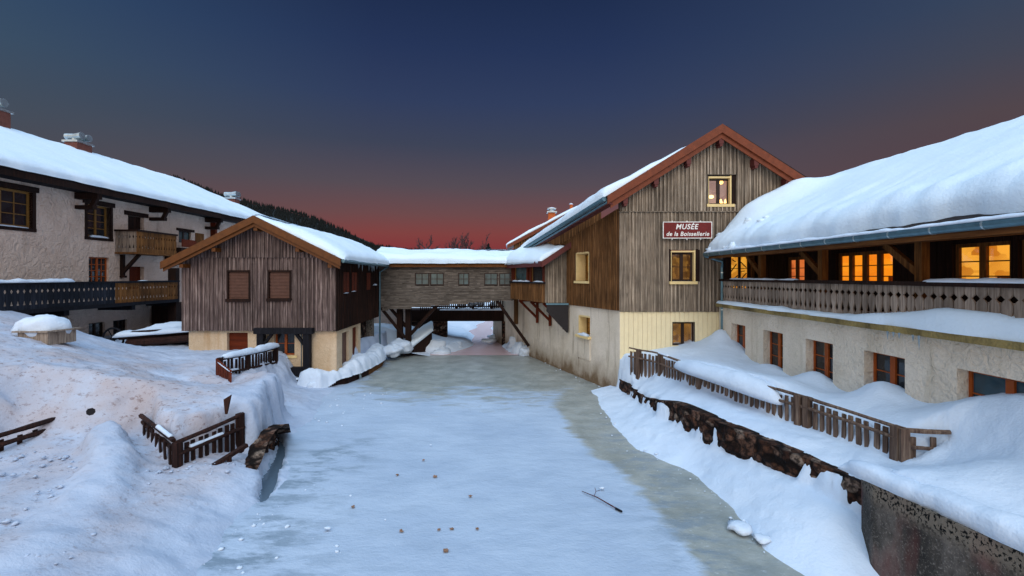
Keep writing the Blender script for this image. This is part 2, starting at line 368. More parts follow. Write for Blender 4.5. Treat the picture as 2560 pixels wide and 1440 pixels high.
def boards(mb, fr, s0, s1, zb, zt, holes=(), wmin=.11, wmax=.19, th=.03, bat=.045, bth=.03, d=0, brk=(), back=.12, var=.28, seed=1, rag=.0):
    rnd = random.Random(seed); fb_ = zb if callable(zb) else (lambda s: zb); ft = zt if callable(zt) else (lambda s: zt)
    cuts = [s0]
    while cuts[-1] < s1 - wmin: cuts.append(cuts[-1] + rnd.uniform(wmin, wmax))
    cuts[-1] = s1; extra = list(brk) + [h[0] for h in holes] + [h[1] for h in holes]
    real = list(cuts); allc = sorted(set(cuts + [e for e in extra if s0 < e < s1]))
    tv = None
    for a, b in zip(allc[:-1], allc[1:]):
        if a in real or tv is None: tv = rnd.uniform(1 - var * 1.25, 1 + var * .5); dd = rnd.uniform(0, th * .4); rg = rnd.uniform(-rag, rag)
        mb.cur = tv; m = (a + b) / 2
        seg = [(None, None)]; hs = sorted([h for h in holes if h[0] < m < h[1]], key=lambda h: h[2]); lo = None; parts = []
        for h in hs: parts.append((lo, h[2])); lo = h[3]
        parts.append((lo, None))
        for l_, t_ in parts:
            b0, b1 = (fb_(a) + rg, fb_(b) + rg) if l_ is None else (l_, l_); t0, t1 = (ft(a), ft(b)) if t_ is None else (t_, t_)
            if min(t0 - b0, t1 - b1) < -.01 or max(t0 - b0, t1 - b1) < .02: continue
            fslope(mb, fr, a + .005, b - .005, b0, b1, max(t0, b0), max(t1, b1), d - back, d + th + dd)
    if bat:
        for c in real[1:-1]:
            mb.cur = rnd.uniform(1.05, 1.3 + var * .9); hw = bat / 2 * rnd.uniform(.8, 1.2)  # pale battens, tinted lighter still to paint the relief soft light lacks
            hs = sorted([h for h in holes if h[0] < c + hw and c - hw < h[1]], key=lambda h: h[2]); lo = None; parts = []
            for h in hs: parts.append((lo, h[2])); lo = h[3]
            parts.append((lo, None))
            for l_, t_ in parts:
                b0 = fb_(c) if l_ is None else l_; t0, t1 = (ft(c - hw), ft(c + hw)) if t_ is None else (t_, t_)
                if min(t0, t1) - b0 < .03: continue
                fslope(mb, fr, c - hw, c + hw, b0, b0, t0, t1, d + th * .5, d + th * 1.4 + bth * rnd.uniform(.8, 1.2))
    mb.cur = 1
def wall_holes(mb, fr, s0, s1, z0, z1, holes, reveal, d=0):
    ss = sorted(set([s0, s1] + [h[0] for h in holes] + [h[1] for h in holes])); zs = sorted(set([z0, z1] + [h[2] for h in holes] + [h[3] for h in holes]))
    for a, b in zip(ss[:-1], ss[1:]):
        for c, e in zip(zs[:-1], zs[1:]):
            m, k = (a + b) / 2, (c + e) / 2
            if any(h[0] < m < h[1] and h[2] < k < h[3] for h in holes): continue
            mb.add([fr(a, c, d), fr(b, c, d), fr(b, e, d), fr(a, e, d)], [(0, 1, 2, 3)])
    for h in holes:
        a, b, c, e = h[:4]; q = [(a, c), (b, c), (b, e), (a, e)]
        for i in range(4):
            p, r = q[i], q[(i + 1) % 4]; mb.add([fr(p[0], p[1], d), fr(r[0], r[1], d), fr(r[0], r[1], d - reveal), fr(p[0], p[1], d - reveal)], [(0, 1, 2, 3)])
    # solid back and top so that the wall has thickness
    mb.add([fr(s0, z1, d), fr(s1, z1, d), fr(s1, z1, d - reveal), fr(s0, z1, d - reveal)], [(0, 1, 2, 3)])
    for q in (s0, s1): mb.add([fr(q, z0, d), fr(q, z1, d), fr(q, z1, d - reveal), fr(q, z0, d - reveal)], [(0, 1, 2, 3)])
def window(par, fr, s0, s1, z0, z1, d, leafs=2, rows=3, cols=1, fm='frame', gm='glass', fw=.05, mw=.022, litm=None, sill=None, mid=.09, label=None, depth=.45):
    mb = MB(); t = .05
    fbox(mb, fr, s0, s0 + fw, z0, z1, d - t, d); fbox(mb, fr, s1 - fw, s1, z0, z1, d - t, d)
    fbox(mb, fr, s0 + fw, s1 - fw, z0, z0 + fw, d - t, d); fbox(mb, fr, s0 + fw, s1 - fw, z1 - fw, z1, d - t, d)
    W = (s1 - s0 - 2 * fw - mid * (leafs - 1)) / leafs
    for i in range(leafs):
        a = s0 + fw + i * (W + mid)
        if i: fbox(mb, fr, a - mid, a, z0 + fw, z1 - fw, d - t, d + .012)
        for r_ in range(1, rows):
            zz = z0 + fw + (z1 - z0 - 2 * fw) * r_ / rows; fbox(mb, fr, a, a + W, zz - mw / 2, zz + mw / 2, d - .04, d - .008)
        for c in range(1, cols):
            q = a + W * c / cols; fbox(mb, fr, q - mw / 2, q + mw / 2, z0 + fw, z1 - fw, d - .04, d - .005)
    wo_ = mb.build('window', M[fm], par, label=label)
    g = MB(); fbox(g, fr, s0 + fw * .5, s1 - fw * .5, z0 + fw * .5, z1 - fw * .5, d - .034, d - .028); g.build('pane', M['clear' if litm else gm], wo_)
    if litm:
        g = MB(); a, b = s0 - .02, s1 + .02
        P_ = [fr(a, z0, d - depth), fr(b, z0, d - depth), fr(b, z1, d - depth), fr(a, z1, d - depth), fr(a, z0, d - t), fr(b, z0, d - t), fr(b, z1, d - t), fr(a, z1, d - t)]
        g.add(P_, [(0, 1, 2, 3), (0, 1, 5, 4), (1, 2, 6, 5), (2, 3, 7, 6), (3, 0, 4, 7)]); g.build('room', M[litm], wo_)
    if sill:
        g = MB(); fbox(g, fr, s0 - .1, s1 + .1, z0 - .1, z0 - .002, d - t, sill[0]); g.build('sill', M[sill[1]], wo_)
    return wo_
def edgespace(L, n):
    e = [x for x in (0, .015, .04, .08, .14, .22, .32) if x < L * .4]; mid = [e[-1] + (L - 2 * e[-1]) * i / n for i in range(1, n)]
    return [x / L for x in e + mid + [L - x for x in reversed(e)]]
def sheet(name, par, A, B, Cc, D, T, nu, nv, rr=(.35, .35, .35, .35), amp=.08, seed=0, mat='snow', efn=None, tfn=None, sag=.06):
    """snow lying on the slope A-B (eave) to D-C (ridge); rr = rounding at eave, end B, ridge, end A"""
    A, B, Cc, D = map(V, (A, B, Cc, D)); Lu = (B - A).length; Lv = (D - A).length
    us = edgespace(Lu, nu); vs_ = edgespace(Lv, nv); mb = MB(); vv = []
    def rnd_(x, r_): return 1 if r_ <= 0 else (1 if x >= r_ else math.sqrt(max(0, 1 - (1 - x / r_) ** 2)))
    for v in vs_:
        for u in us:
            e = efn(u) if efn else 0.0; v2 = e + v * (1 - e)
            p = (A * (1 - u) + B * u) * (1 - v2) + (D * (1 - u) + Cc * u) * v2
            n1 = fb(p.x * .9, p.y * .9, seed * 5.3); n2 = fb(p.x * 4, p.y * 4, seed * 2.1, 2)
            t = T * (1 + amp * 3 * n1) + .02 * n2
            if tfn: t += tfn(u, v)
            t *= rnd_(v * Lv, rr[0]) * rnd_((1 - u) * Lu, rr[1]) * rnd_((1 - v) * Lv, rr[2]) * rnd_(u * Lu, rr[3])
            o = V((0, 0, 0))
            if v * Lv < .4 and rr[0] > 0:
                k = (1 - v * Lv / .4); o += (A - D).normalized() * (k * (sag + .10 * n1 + .05 * n2) + sag * math.sin(min(1, v * Lv / .15) * math.pi))
            if u * Lu < .3 and rr[3] > 0: o += (A - B).normalized() * .05 * n2 * 2
            if (1 - u) * Lu < .3 and rr[1] > 0: o += (B - A).normalized() * .05 * n2 * 2
            vv.append(p + o + V((0, 0, max(t, 0))))
    nU = len(us); nV = len(vs_)
    fs = [(j * nU + i, j * nU + i + 1, (j + 1) * nU + i + 1, (j + 1) * nU + i) for j in range(nV - 1) for i in range(nU - 1)]
    loop = [i for i in range(nU)] + [j * nU + nU - 1 for j in range(1, nV)] + [(nV - 1) * nU + i for i in range(nU - 2, -1, -1)] + [j * nU for j in range(nV - 2, 0, -1)]
    mb.add(vv, fs + ([tuple(reversed(loop))] if min(rr) > 0 else [])); return mb.build(name, M[mat], par, smooth=True)
def slab(mb, A, B, Cc, D, t):
    A, B, Cc, D = map(V, (A, B, Cc, D)); n = (B - A).cross(D - A).normalized()
    if n.z < 0: n = -n
    mb.hexa([A - n * t, B - n * t, Cc - n * t, D - n * t, A, B, Cc, D])
def icicles(par, a, b, n, seed, lmax=.35):
    rnd = random.Random(seed); mb = MB(); a, b = V(a), V(b)
    for i in range(n):
        p = a.lerp(b, rnd.random()); L = rnd.uniform(.08, lmax); mb = MB(); mb.tube([p, p - V((0, 0, L * .5)), p - V((0, 0, L))], [.022, .012, .002], 6); mb.build('icicle', M['icicle'], par)
def lumps(name, pts, rad, mat, par=None, seed=0, flatn=.55, smooth=True):
    mb = MB()
    for i, p in enumerate(pts):
        r_ = rad[i] if isinstance(rad, (list, tuple)) else rad; mb.blob(p, r_, r_, r_ * flatn, 18, 12, .22, seed + i)
    return mb.build(name, M[mat], par, smooth=smooth)
def snowbar(mb, pts, wd, ht, seed=0, n=6, amp=.5, fq=2.1, tap=3):
    """rounded ridge of snow lying along pts"""
    pts = [V(p) for p in pts]; vs = []; k = 9; fine = []
    for _ in range(2):
        if len(pts) > 2: pts = [pts[0]] + [q for a, b in zip(pts[:-1], pts[1:]) for q in (a.lerp(b, .25), a.lerp(b, .75))] + [pts[-1]]
    for a, b in zip(pts[:-1], pts[1:]):
        m = max(2, int((b - a).length / .12)); fine += [a.lerp(b, i / m) for i in range(m)]
    fine.append(pts[-1])
    for i, p in enumerate(fine):
        d = (fine[min(i + 1, len(fine) - 1)] - fine[max(i - 1, 0)]); d.z = 0; d.normalize(); x = V((-d.y, d.x, 0))
        e = min(i, len(fine) - 1 - i); t = min(1, (e + .3) / tap) ** .5; nn = 1 + amp * fb(p.x * fq, p.y * fq, seed * 3.7)
        for j in range(k):
            a = math.pi * j / (k - 1); vs.append(p + x * math.cos(a) * wd / 2 * t * (1 + .4 * (nn - 1)) + V((0, 0, 1)) * (math.sin(a) * ht * t * nn - .01))
    fs = [(i * k + j, i * k + j + 1, (i + 1) * k + j + 1, (i + 1) * k + j) for i in range(len(fine) - 1) for j in range(k - 1)]
    fs += [(i * k, (i + 1) * k, (i + 1) * k + k - 1, i * k + k - 1) for i in range(len(fine) - 1)] + [tuple(range(k)), tuple(range(len(vs) - 1, len(vs) - 1 - k, -1))]
    mb.add(vs, fs)
def balusters(mb, a, b, z0, z1, step, seed=0, th=.026, style=0):
    """fretwork boards: side notches that pair up into diamonds and tear drops"""
    a, b = V(a), V(b); L = (b - a).length; n = max(1, round(L / step)); d = (b - a).normalized(); x = V((-d.y, d.x, 0)); rnd = random.Random(seed); h = z1 - z0; w_ = L / n
    if style == 0: prof = [(0, .48), (.13, .48), (.2, .30), (.26, .22), (.36, .34), (.5, .46), (.62, .46), (.67, .40), (.75, .11), (.83, .42), (.9, .47), (1, .47)]
    else: prof = [(0, .49), (.2, .49), (.21, .25), (.40, .47), (.64, .48), (.74, .24), (.84, .48), (1, .48)]
    for i in range(n):
        mb.cur = rnd.uniform(.72, 1.18); c = a + d * (i + .5) * w_; q = []
        for t, hw in prof: q.append(c + d * hw * w_ + V((0, 0, 0)) + V((0, 0, z0 + h * t - c.z)))
        for t, hw in reversed(prof): q.append(c - d * hw * w_ + V((0, 0, z0 + h * t - c.z)))
        mb.prism(q, x * th)
    mb.cur = 1
def text(name, body, fr, s, z, size, d, par, shear=.28, sx=1., sp=1.):
    cu = bpy.data.curves.new(name, 'FONT'); cu.body = body; cu.size = size; cu.shear = shear; cu.align_x = 'CENTER'; cu.align_y = 'CENTER'; cu.extrude = .004; cu.offset = size * .018; cu.space_character = sp
    tmp = bpy.data.objects.new('tmp', cu); COL.objects.link(tmp); dg = bpy.context.evaluated_depsgraph_get(); dg.update()
    me = bpy.data.meshes.new_from_object(tmp.evaluated_get(dg)); bpy.data.objects.remove(tmp)
    for v in me.vertices:
        p = fr(s + v.co.x * sx, z + v.co.y, d + v.co.z); v.co = p - WPOS[par.name]
    me.materials.clear(); me.materials.append(M['white']); o = bpy.data.objects.new(name, me); COL.objects.link(o); o.parent = par; return o
def fence(name, label, pts, zb, zt, posts, par_mat, step=.16, rails=(.92, .55), ph=.86, pr=.035, post_w=.13, seed=0, group=None, caps=True, skip=None, cat='fence', snowrail=True, lean=0, zin=.5):
    """pts: list of (x,y) ; zb,zt functions of arc length"""
    rnd = random.Random(seed); P2 = [V((p[0], p[1], 0)) for p in pts]; cum = [0]
    for a, b in zip(P2[:-1], P2[1:]): cum.append(cum[-1] + (b - a).length)
    L = cum[-1]
    def at(s):
        s = min(max(s, 0), L)
        for i in range(len(P2) - 1):
            if s <= cum[i + 1] + 1e-6:
                t = (s - cum[i]) / (cum[i + 1] - cum[i]); return P2[i].lerp(P2[i + 1], t), (P2[i + 1] - P2[i]).normalized()
    root = thing(name, label, cat, (P2[0].x, P2[0].y, zb(0)), group); mt = M[par_mat]
    for r_ in rails:
        mb = MB(); k = max(2, int(L / .5)); prev = None
        ss = sorted(set([L * i / k for i in range(k + 1)] + cum)); q = []
        for s_ in ss:
            p, d = at(s_); x = V((-d.y, d.x, 0)); z = zb(s_) + (zt(s_) - zb(s_)) * r_ + .02 * fb(p.x * 1.3, p.y * 1.3, r_ * 9); off = .03 if r_ < .9 else 0
            q.append(V((p.x, p.y, z)) - x * off)
        mb.tube(q, [pr * rnd.uniform(.85, 1.15) for _ in q], 6); mb.build('rail', mt, root)
    for s_ in posts:
        p, d = at(s_); mb = MB(); z0, z1 = zb(s_) - zin, zt(s_) + rnd.uniform(.0, .05)
        mb.cur = rnd.uniform(.8, 1.2); mb.beam((p.x, p.y, z0), (p.x + rnd.uniform(-.02, .02), p.y, z1), post_w, post_w, up=V((d.x, d.y, 0))); o = mb.build('post', mt, root)
    n = int(L / step); cnt = 0
    for i in range(n):
        s_ = (i + .5) * step
        if skip and skip(s_): continue
        if any(abs(s_ - q) < post_w * .8 for q in posts): continue
        p, d = at(s_); x = V((-d.y, d.x, 0)); mb = MB(); mb.cur = rnd.uniform(.7, 1.25); z0 = zb(s_) - zin; z1 = zb(s_) + (zt(s_) - zb(s_)) * ph * rnd.uniform(.94, 1.03)
        w_ = .08 * rnd.uniform(.9, 1.15); a = V((p.x, p.y, z0)) + x * .02; t = V((rnd.uniform(-.015, .015), rnd.uniform(-.015, .015), 0))
        mb.beam(a, V((a.x, a.y, z1)) + t, w_, .03, up=x); mb.build('picket', mt, root); cnt += 1
    if snowrail:
        mb = MB()
        for k in range(int(L / 1.1)):
            if rnd.random() < .6:
                s_ = k * 1.1 + rnd.uniform(0, .4); q = [at(s_ + j * .15) for j in range(int(rnd.uniform(3, 7)))]; r_ = rnd.choice(rails)
                mb = MB(); snowbar(mb, [(p.x, p.y, zb(s_ + j * .15) + (zt(s_ + j * .15) - zb(s_ + j * .15)) * r_ + pr * .8) for j, (p, d) in enumerate(q)], .09, .05, k); mb.build('snow_strip', M['ssmall'], root, smooth=True)
    return root

# ================================================================ terrain
def rbf(pts, lam=.02):
    p = np.array([(q[0], q[1]) for q in pts]); z = np.array([q[2] for q in pts]); n = len(p)
    def k(d2): return np.where(d2 > 1e-12, d2 * np.log(np.maximum(d2, 1e-12)) * .5, 0)
    A = np.zeros((n + 3, n + 3)); A[:n, :n] = k(((p[:, None] - p[None]) ** 2).sum(-1)) + lam * np.eye(n)
    A[:n, n] = 1; A[:n, n + 1:] = p; A[n, :n] = 1; A[n + 1:, :n] = p.T
    c = np.linalg.solve(A, np.concatenate([z, [0, 0, 0]]))
    def f(x, y):
        d2 = (x[..., None] - p[:, 0]) ** 2 + (y[..., None] - p[:, 1]) ** 2
        return k(d2) @ c[:n] + c[n] + c[n + 1] * x + c[n + 2] * y
    return f
def npnoise(x, y, s, seed=0, o=3):
    out = np.empty(x.shape); fx, fy, fo = x.ravel(), y.ravel(), out.ravel()
    for i in range(fx.size): fo[i] = fb(fx[i] * s, fy[i] * s, seed * 7.7, o)
    return fo.reshape(x.shape)
def sdist(x, y, poly):
    """signed distance to a closed polygon, positive inside"""
    n = len(poly); d = np.full(x.shape, 1e9); ins = np.zeros(x.shape, bool)
    for i in range(n):
        ax, ay = poly[i]; bx, by = poly[(i + 1) % n]; ex, ey = bx - ax, by - ay
        t = np.clip(((x - ax) * ex + (y - ay) * ey) / (ex * ex + ey * ey + 1e-12), 0, 1)
        d = np.minimum(d, np.hypot(x - ax - t * ex, y - ay - t * ey))
        c = ((ay > y) != (by > y)) & (x < (bx - ax) * (y - ay) / ((by - ay) if abs(by - ay) > 1e-9 else 1e-9) + ax); ins ^= c
    return np.where(ins, d, -d)
def pdist(x, y, line):
    d = np.full(x.shape, 1e9); tt = np.zeros(x.shape); L = len(line) - 1
    for i in range(L):
        ax, ay = line[i][:2]; bx, by = line[i + 1][:2]; ex, ey = bx - ax, by - ay
        t = np.clip(((x - ax) * ex + (y - ay) * ey) / (ex * ex + ey * ey + 1e-12), 0, 1); q = np.hypot(x - ax - t * ex, y - ay - t * ey)
        m = q < d; d = np.where(m, q, d); tt = np.where(m, (i + t) / L, tt)
    return d, tt
def smn(a, b, x): t = np.clip((x - a) / (b - a), 0, 1); return t * t * (3 - 2 * t)
def grid(name, X, Y, Z, mat, attrs, kind='structure', keep=None):
    ny, nx = X.shape; me = bpy.data.meshes.new(name); vs = np.stack([X, Y, Z], -1).reshape(-1, 3)
    fs = []
    K = keep if keep is not None else np.ones(X.shape, bool)
    for j in range(ny - 1):
        for i in range(nx - 1):
            if K[j, i] or K[j, i + 1] or K[j + 1, i] or K[j + 1, i + 1]:
                a = j * nx + i; fs.append((a, a + 1, a + 1 + nx, a + nx))
    me.from_pydata(vs.tolist(), [], fs); me.update(); me.polygons.foreach_set('use_smooth', [True] * len(fs))
    for k, v in attrs.items():
        at = me.attributes.new(k, 'FLOAT', 'POINT'); at.data.foreach_set('value', np.asarray(v, dtype=np.float32).ravel())
    me.materials.append(M[mat]); o = bpy.data.objects.new(name, me); COL.objects.link(o); o['kind'] = kind; return o
def g3(px, py, z): q = G(px, py, z); return (q.x, q.y, z)

# ---- left bank
UP = [(-40, 6.0), (-12, 8.2), (-10.7, 8.5), (-10.5, 9.9), (-8.9, 10.0), (-8.25, 10.3), (-6.82, 9.28), (-6.30, 10.2), (-5.85, 10.45), (-5.85, 11.0), (-6.10, 11.8), (-6.35, 12.6), (-6.6, 13.2), (-7.2, 13.75),
      (-8.0, 13.5), (-8.75, 13.75), (-8.7, 15.2), (-8.45, 17.2), (-8.4, 19.0), (-6.8, 19.5), (-6.8, 42), (-40, 42)]
upz = rbf([g3(0, 800, 2.9), g3(0, 850, 2.6), g3(0, 900, 2.3), g3(0, 1000, 1.75), g3(0, 1060, 1.4), g3(60, 795, 2.75), g3(150, 850, 2.3), g3(130, 1000, 1.75), g3(250, 885, 1.95), g3(300, 920, 1.85), g3(230, 860, 1.5),
           g3(300, 868, 1.45), g3(400, 905, 1.5), g3(460, 960, 1.6), g3(330, 990, 1.6), g3(560, 985, 1.45), g3(650, 950, 1.32), g3(655, 990, 1.25), g3(400, 1010, 1.4), g3(460, 1080, 1.2), g3(600, 1030, 1.2),
           g3(480, 880, 1.4), g3(600, 885, 1.35), g3(530, 930, 1.35), (-8.0, 12.6, 1.16), (-8.9, 13.0, 1.22), (-10.5, 17.5, 1.35), (-14, 20, 1.5), (-17, 22, 1.55), (-18, 26, 1.6), (-12, 25, 1.2), (-12, 32, 1.3), (-7, 30, 1.0), (-25, 12, 3.2), (-30, 20, 3), (-17, 18, 1.55), (-17.5, 16.5, 1.9)], .05)
loz = rbf([g3(440, 1168, .5), g3(0, 1170, .72), g3(0, 1300, .72), g3(0, 1440, .68), g3(200, 1200, .7), g3(150, 1150, .75), g3(300, 1440, .36), g3(300, 1300, .5), g3(600, 1190, .30), g3(560, 1150, .42),
           g3(500, 1300, .22), g3(652, 1250, .0), g3(560, 1312, .0), g3(500, 1440, 0), g3(690, 1130, .0), g3(700, 1100, 0), (-5.9, 12.6, .02), (-6.1, 14, .03), (-6.6, 15.4, .05), (-7.0, 16.6, .1), (-7.9, 16.6, .22), (-8.5, 15.3, .8), (-8.2, 14.3, .8),
           (-4, 4.5, .05), (-6, 3, .8), (-9, 4, 1.2), (-3.7, 5.4, -.05), (-4.0, 8.6, -.25), (-4.6, 12, -.3), (-5.2, 15, -.3), (-5.5, 17, -.2), (-3, 3, -.1), (-12, 7, 1.0), (-30, 5, 1.6), (-8.9, 9.0, .85), (-7.5, 17.4, .15), (-6.2, 19, -.1), (-7, 24, 0), (-7, 36, 0)], .01)
xs = np.concatenate([np.linspace(-34, -15, 39)[:-1], np.arange(-15, -3.2, .075)]); ys = np.concatenate([np.arange(2.2, 18.6, .075), np.linspace(18.6, 40, 80)[1:]])
X, Y = np.meshgrid(xs, ys); n1 = npnoise(X, Y, 1.3, 1); n2 = npnoise(X, Y, 5.0, 2, 2)
sd = sdist(X, Y, UP) + (.10 + .12 * smn(10.4, 11.5, Y)) * n1 + .03 * n2
ew = .10 + .55 * smn(-7.4, -9.2, X) + .12 * smn(10.5, 12, Y); edge = np.clip((sd + ew) / (2 * ew), 0, 1); edge = edge * edge * (3 - 2 * edge); rim = np.exp(-((sd - .35) / .35) ** 2) * smn(9.6, 11.5, Y) * .12
zu = upz(X, Y); zl = loz(X, Y); Z = zl * (1 - edge) + (zu + rim) * edge
# trodden tongue of cleared snow coming down between the two fence pieces
TG = [g3(265, 1012, 1.6), g3(285, 1085, 1.25), g3(270, 1160, .9), g3(215, 1240, .8), (g3(120, 1330, .75)), (g3(20, 1410, .72))]
dt, tt = pdist(X, Y, TG); amp = .46 * (1 - tt) ** 1.7 + .03; wdt = .30 + .10 * tt
Z = Z + amp * smn(wdt * 1.7, wdt * .5, dt + .10 * n1 + .06 * n2) * (.85 + .3 * n1)
MELT = [g3(*a, .0)[:2] for a in ((693, 1083), (704, 1096), (714, 1110), (716, 1130), (707, 1165), (695, 1200), (684, 1225), (670, 1245), (655, 1255), (645, 1250), (643, 1232), (650, 1222), (650, 1205), (654, 1185), (670, 1165), (684, 1140), (692, 1115))]
meltL = smn(.06, -.06, sdist(X, Y, MELT)); Z = np.where(meltL < .5, -.3, Z)
Z = Z + .05 * n1 + .016 * n2 + .035 * np.abs(npnoise(X, Y, 2.6, 9, 2)) * edge
hull, _ = pdist(X, Y, [(-5.0, 4), (-4.9, 7.8)]); 
dirt = .62 + .38 * smn(2.0, .2, np.hypot((X + 9.2) / 3.6, (Y - 11.2) / 2.2)) ; dirt = np.maximum(dirt, .75 * smn(1.6, .3, np.hypot((X + 6.3) / 2.2, (Y - 6.2) / 1.8)))
dirt = dirt * (1 - .9 * smn(-7.2, -6.4, X) * smn(9.8, 10.6, Y)) * smn(17, 13.5, Y) * (1 - .8 * np.exp(-(dt / .4) ** 2)) * smn(-4.9, -6.0, X) * np.clip(.9 + .6 * n1, 0, 1)
wx = np.array([NZ.noise(V((a * 2.6, b * 2.6, c * 3.4))) + .5 * NZ.noise(V((a * 7, b * 7, c * 8))) for a, b, c in zip(X.ravel(), Y.ravel(), Z.ravel())]).reshape(X.shape)
X = X + .10 * wx * smn(-15, -12, X); Z = Z + .03 * np.roll(wx, 3, 1) * (Z > .1)
grid('snow_ground', X, Y, Z, 'gsnow', {'dirt': dirt}, keep=Z > -.22)

# ---- right bank
WALLR = [(3.98, 15.9), (4.05, 14.2), (4.2, 12.6), (4.38, 11.2), (4.75, 9.8), (5.1, 8.6), (5.42, 7.6), (5.6, 7.05)]
UR = WALLR + [(5.45, 6.72), (5.40, 6.45), (5.55, 5.2), (5.9, 3.0), (14, 2), (14, 17), (3.98, 17)]
FEN = [(4.02, 15.75), (4.62, 14.7), (5.0, 12.5), (5.75, 9.9), (5.98, 9.2), (6.28, 7.45)]
uz = rbf([(4.0, 15.7, .95), (4.62, 14.6, 1.05), (5.0, 12.5, 1.18), (5.45, 11, 1.18), (5.75, 9.9, 1.16), (5.98, 9.2, 1.16), (6.28, 7.45, 1.22), (4.02, 14.4, .62), (4.06, 12.6, .72), (4.4, 11.2, .85), (4.8, 9.8, .98), (5.1, 8.6, .98), (5.5, 7.5, 1.0), (4.15, 15.4, .75), (4.28, 13.4, .82),
          (4.8, 11, 1.05), (5.4, 8.6, 1.06), (5.75, 7.6, 1.15), (5.6, 6.9, 1.28), (5.4, 6.5, 1.40), (5.6, 5.2, 1.46), (5.9, 4.0, 1.5), (6.3, 6.9, 1.35), (6.4, 6.3, 1.66), (6.6, 5, 1.9), (6.8, 3.5, 2.1), (9, 12, 1.6), (9, 6, 2)], .002)
ub = rbf([(4.3, 15.9, 1.45), (4.75, 14.9, 1.55), (5.3, 15.6, 1.62), (6.4, 16.2, 1.80), (7.2, 16.1, 2.0), (5.1, 13.6, 1.72), (5.2, 12.5, 1.88), (5.5, 11.4, 1.90), (5.95, 10.2, 1.86), (6.1, 9.4, 1.66), (6.35, 8.4, 1.62), (6.42, 7.5, 1.64), (6.8, 8.9, 1.78), (6.8, 7.9, 1.84), (6.8, 7.2, 1.9), (6.6, 6.8, 1.75), (6.6, 6.2, 1.8), (6.6, 5.2, 1.93), (6.2, 13.5, 1.66), (6.9, 13, 1.56), (7.1, 11.2, 1.66), (6.6, 12.0, 1.62),
          (6.9, 12.2, 1.55), (7.1, 14.2, 1.62), (7.2, 9.2, 1.85), (7.1, 10.1, 1.62), (7.2, 8.2, 1.85), (7.2, 7.2, 2.2), (7.2, 6.3, 2.28), (7.3, 5, 2.3), (9, 5, 2.4), (9, 14, 1.6), (12, 9, 2)], .004)
lz = rbf([(3.0, 15.1, .02), (3.1, 11.7, .02), (3.5, 10.8, .02), (3.98, 9.9, .02), (4.08, 8.3, .02), (4.35, 6.4, .02), (4.5, 5, -.02), (4.8, 3.5, -.1), (3.6, 15.5, .16), (3.9, 14, .30), (3.95, 12.6, .38), (4.1, 11.3, .40), (4.5, 9.8, .38), (4.75, 8.6, .48), (5.1, 7.6, .60), (5.25, 7.0, .45), (4.98, 6.6, .22), (4.9, 6.2, .0), (5.05, 5.5, -.1), (5.2, 4.4, -.15),
          (2.2, 15.5, -.3), (2.4, 12, -.3), (2.9, 10, -.3), (3.4, 8, -.3), (3.6, 6, -.3), (3.9, 4, -.3), (2.9, 16.6, -.05), (1.9, 18.2, -.3), (4.4, 12, .5), (6, 8, .6)], .004)
xs = np.arange(2.0, 9.5, .06); ys = np.arange(2.4, 17.0, .07); X, Y = np.meshgrid(xs, ys)
n1 = npnoise(X, Y, 1.5, 4); n2 = npnoise(X, Y, 6, 5, 2)
sd = sdist(X, Y, UR) + .07 + (.26 * n1 + .14 * np.roll(n1, 9, 0)) * smn(6.8, 7.6, Y) + .05 * n2 * smn(6.8, 7.6, Y); edge = smn(-.07, .10, sd)
fs_ = sdist(X, Y, [(3.9, 16.2)] + FEN + [(6.9, 7.28), (7.0, 6.6), (6.6, 3), (20, 3), (20, 18), (3.9, 18)]) - .10 + .02 * n2 + .03 * n1
fb_w = np.where(Y > 7.35, .10, .5); kb = np.clip((fs_ + fb_w) / (2 * fb_w), 0, 1); kb = kb * kb * (3 - 2 * kb); za = uz(X, Y) * (1 - kb) + ub(X, Y) * kb
spill, _ = pdist(X, Y, [(4.5, 10.25), (4.62, 10.15)])
Z = lz(X, Y) * (1 - edge) + za * edge
sd2 = sdist(X, Y, [(5.17, 6.50), (5.36, 5.3), (5.56, 4.6), (5.84, 3.0), (14, 2), (14, 6.6)]); cap = smn(-.02, .16, sd2)
Z = np.where(sd2 > -.02, np.maximum(Z, 1.28 + .26 * np.sqrt(cap) + .02 * n1 * cap), Z)
Z = Z + .030 * n1 + .012 * n2 * smn(.0, .4, np.abs(Z)) + .12 * np.exp(-(((X - 7.25) / .35) ** 2 + ((Y - 15.95) / .45) ** 2)) * 3
for (yy, hh) in ((13.0, .16), (11.1, .26), (9.2, .24), (15.0, .1)): Z = Z + hh * np.exp(-(((X - 7.35) / .35) ** 2 + ((Y - yy) / .5) ** 2))
M['rsnow'] = snow('bank_snow', (.62, .72, .84, 1), .04, 1.8, (.54, .65, .79, 1))
wx = np.array([NZ.noise(V((a * 2.6, b * 2.6, c * 3.4))) + .5 * NZ.noise(V((a * 7, b * 7, c * 8))) for a, b, c in zip(X.ravel(), Y.ravel(), Z.ravel())]).reshape(X.shape)
X = X + .05 * wx * (Y > 7.2); Z = Z + .012 * np.roll(wx, 3, 1) * (Z > .1)
grid('snow_ground', X, Y, Z, 'rsnow', {}, keep=Z > -.2)

sheet('snow_cap', None, (4.98, 6.95, 1.28), (5.86, 2.6, 1.30), (7.0, 2.6, .98), (6.3, 7.3, .9), .27, 50, 14, (.26, .1, .4, .5), .10, 41, mat='rsnow', sag=.03)['kind'] = 'structure'
mb = MB(); snowbar(mb, [(4.86, 13.5, 1.56), (5.0, 12.6, 1.56), (5.3, 11.5, 1.56), (5.72, 10.2, 1.50), (5.85, 9.85, 1.45)], .66, .34, 43, amp=.25, fq=1.3, tap=12); o = mb.build('snow_drift', M['rsnow'], smooth=True); o['kind'] = 'structure'

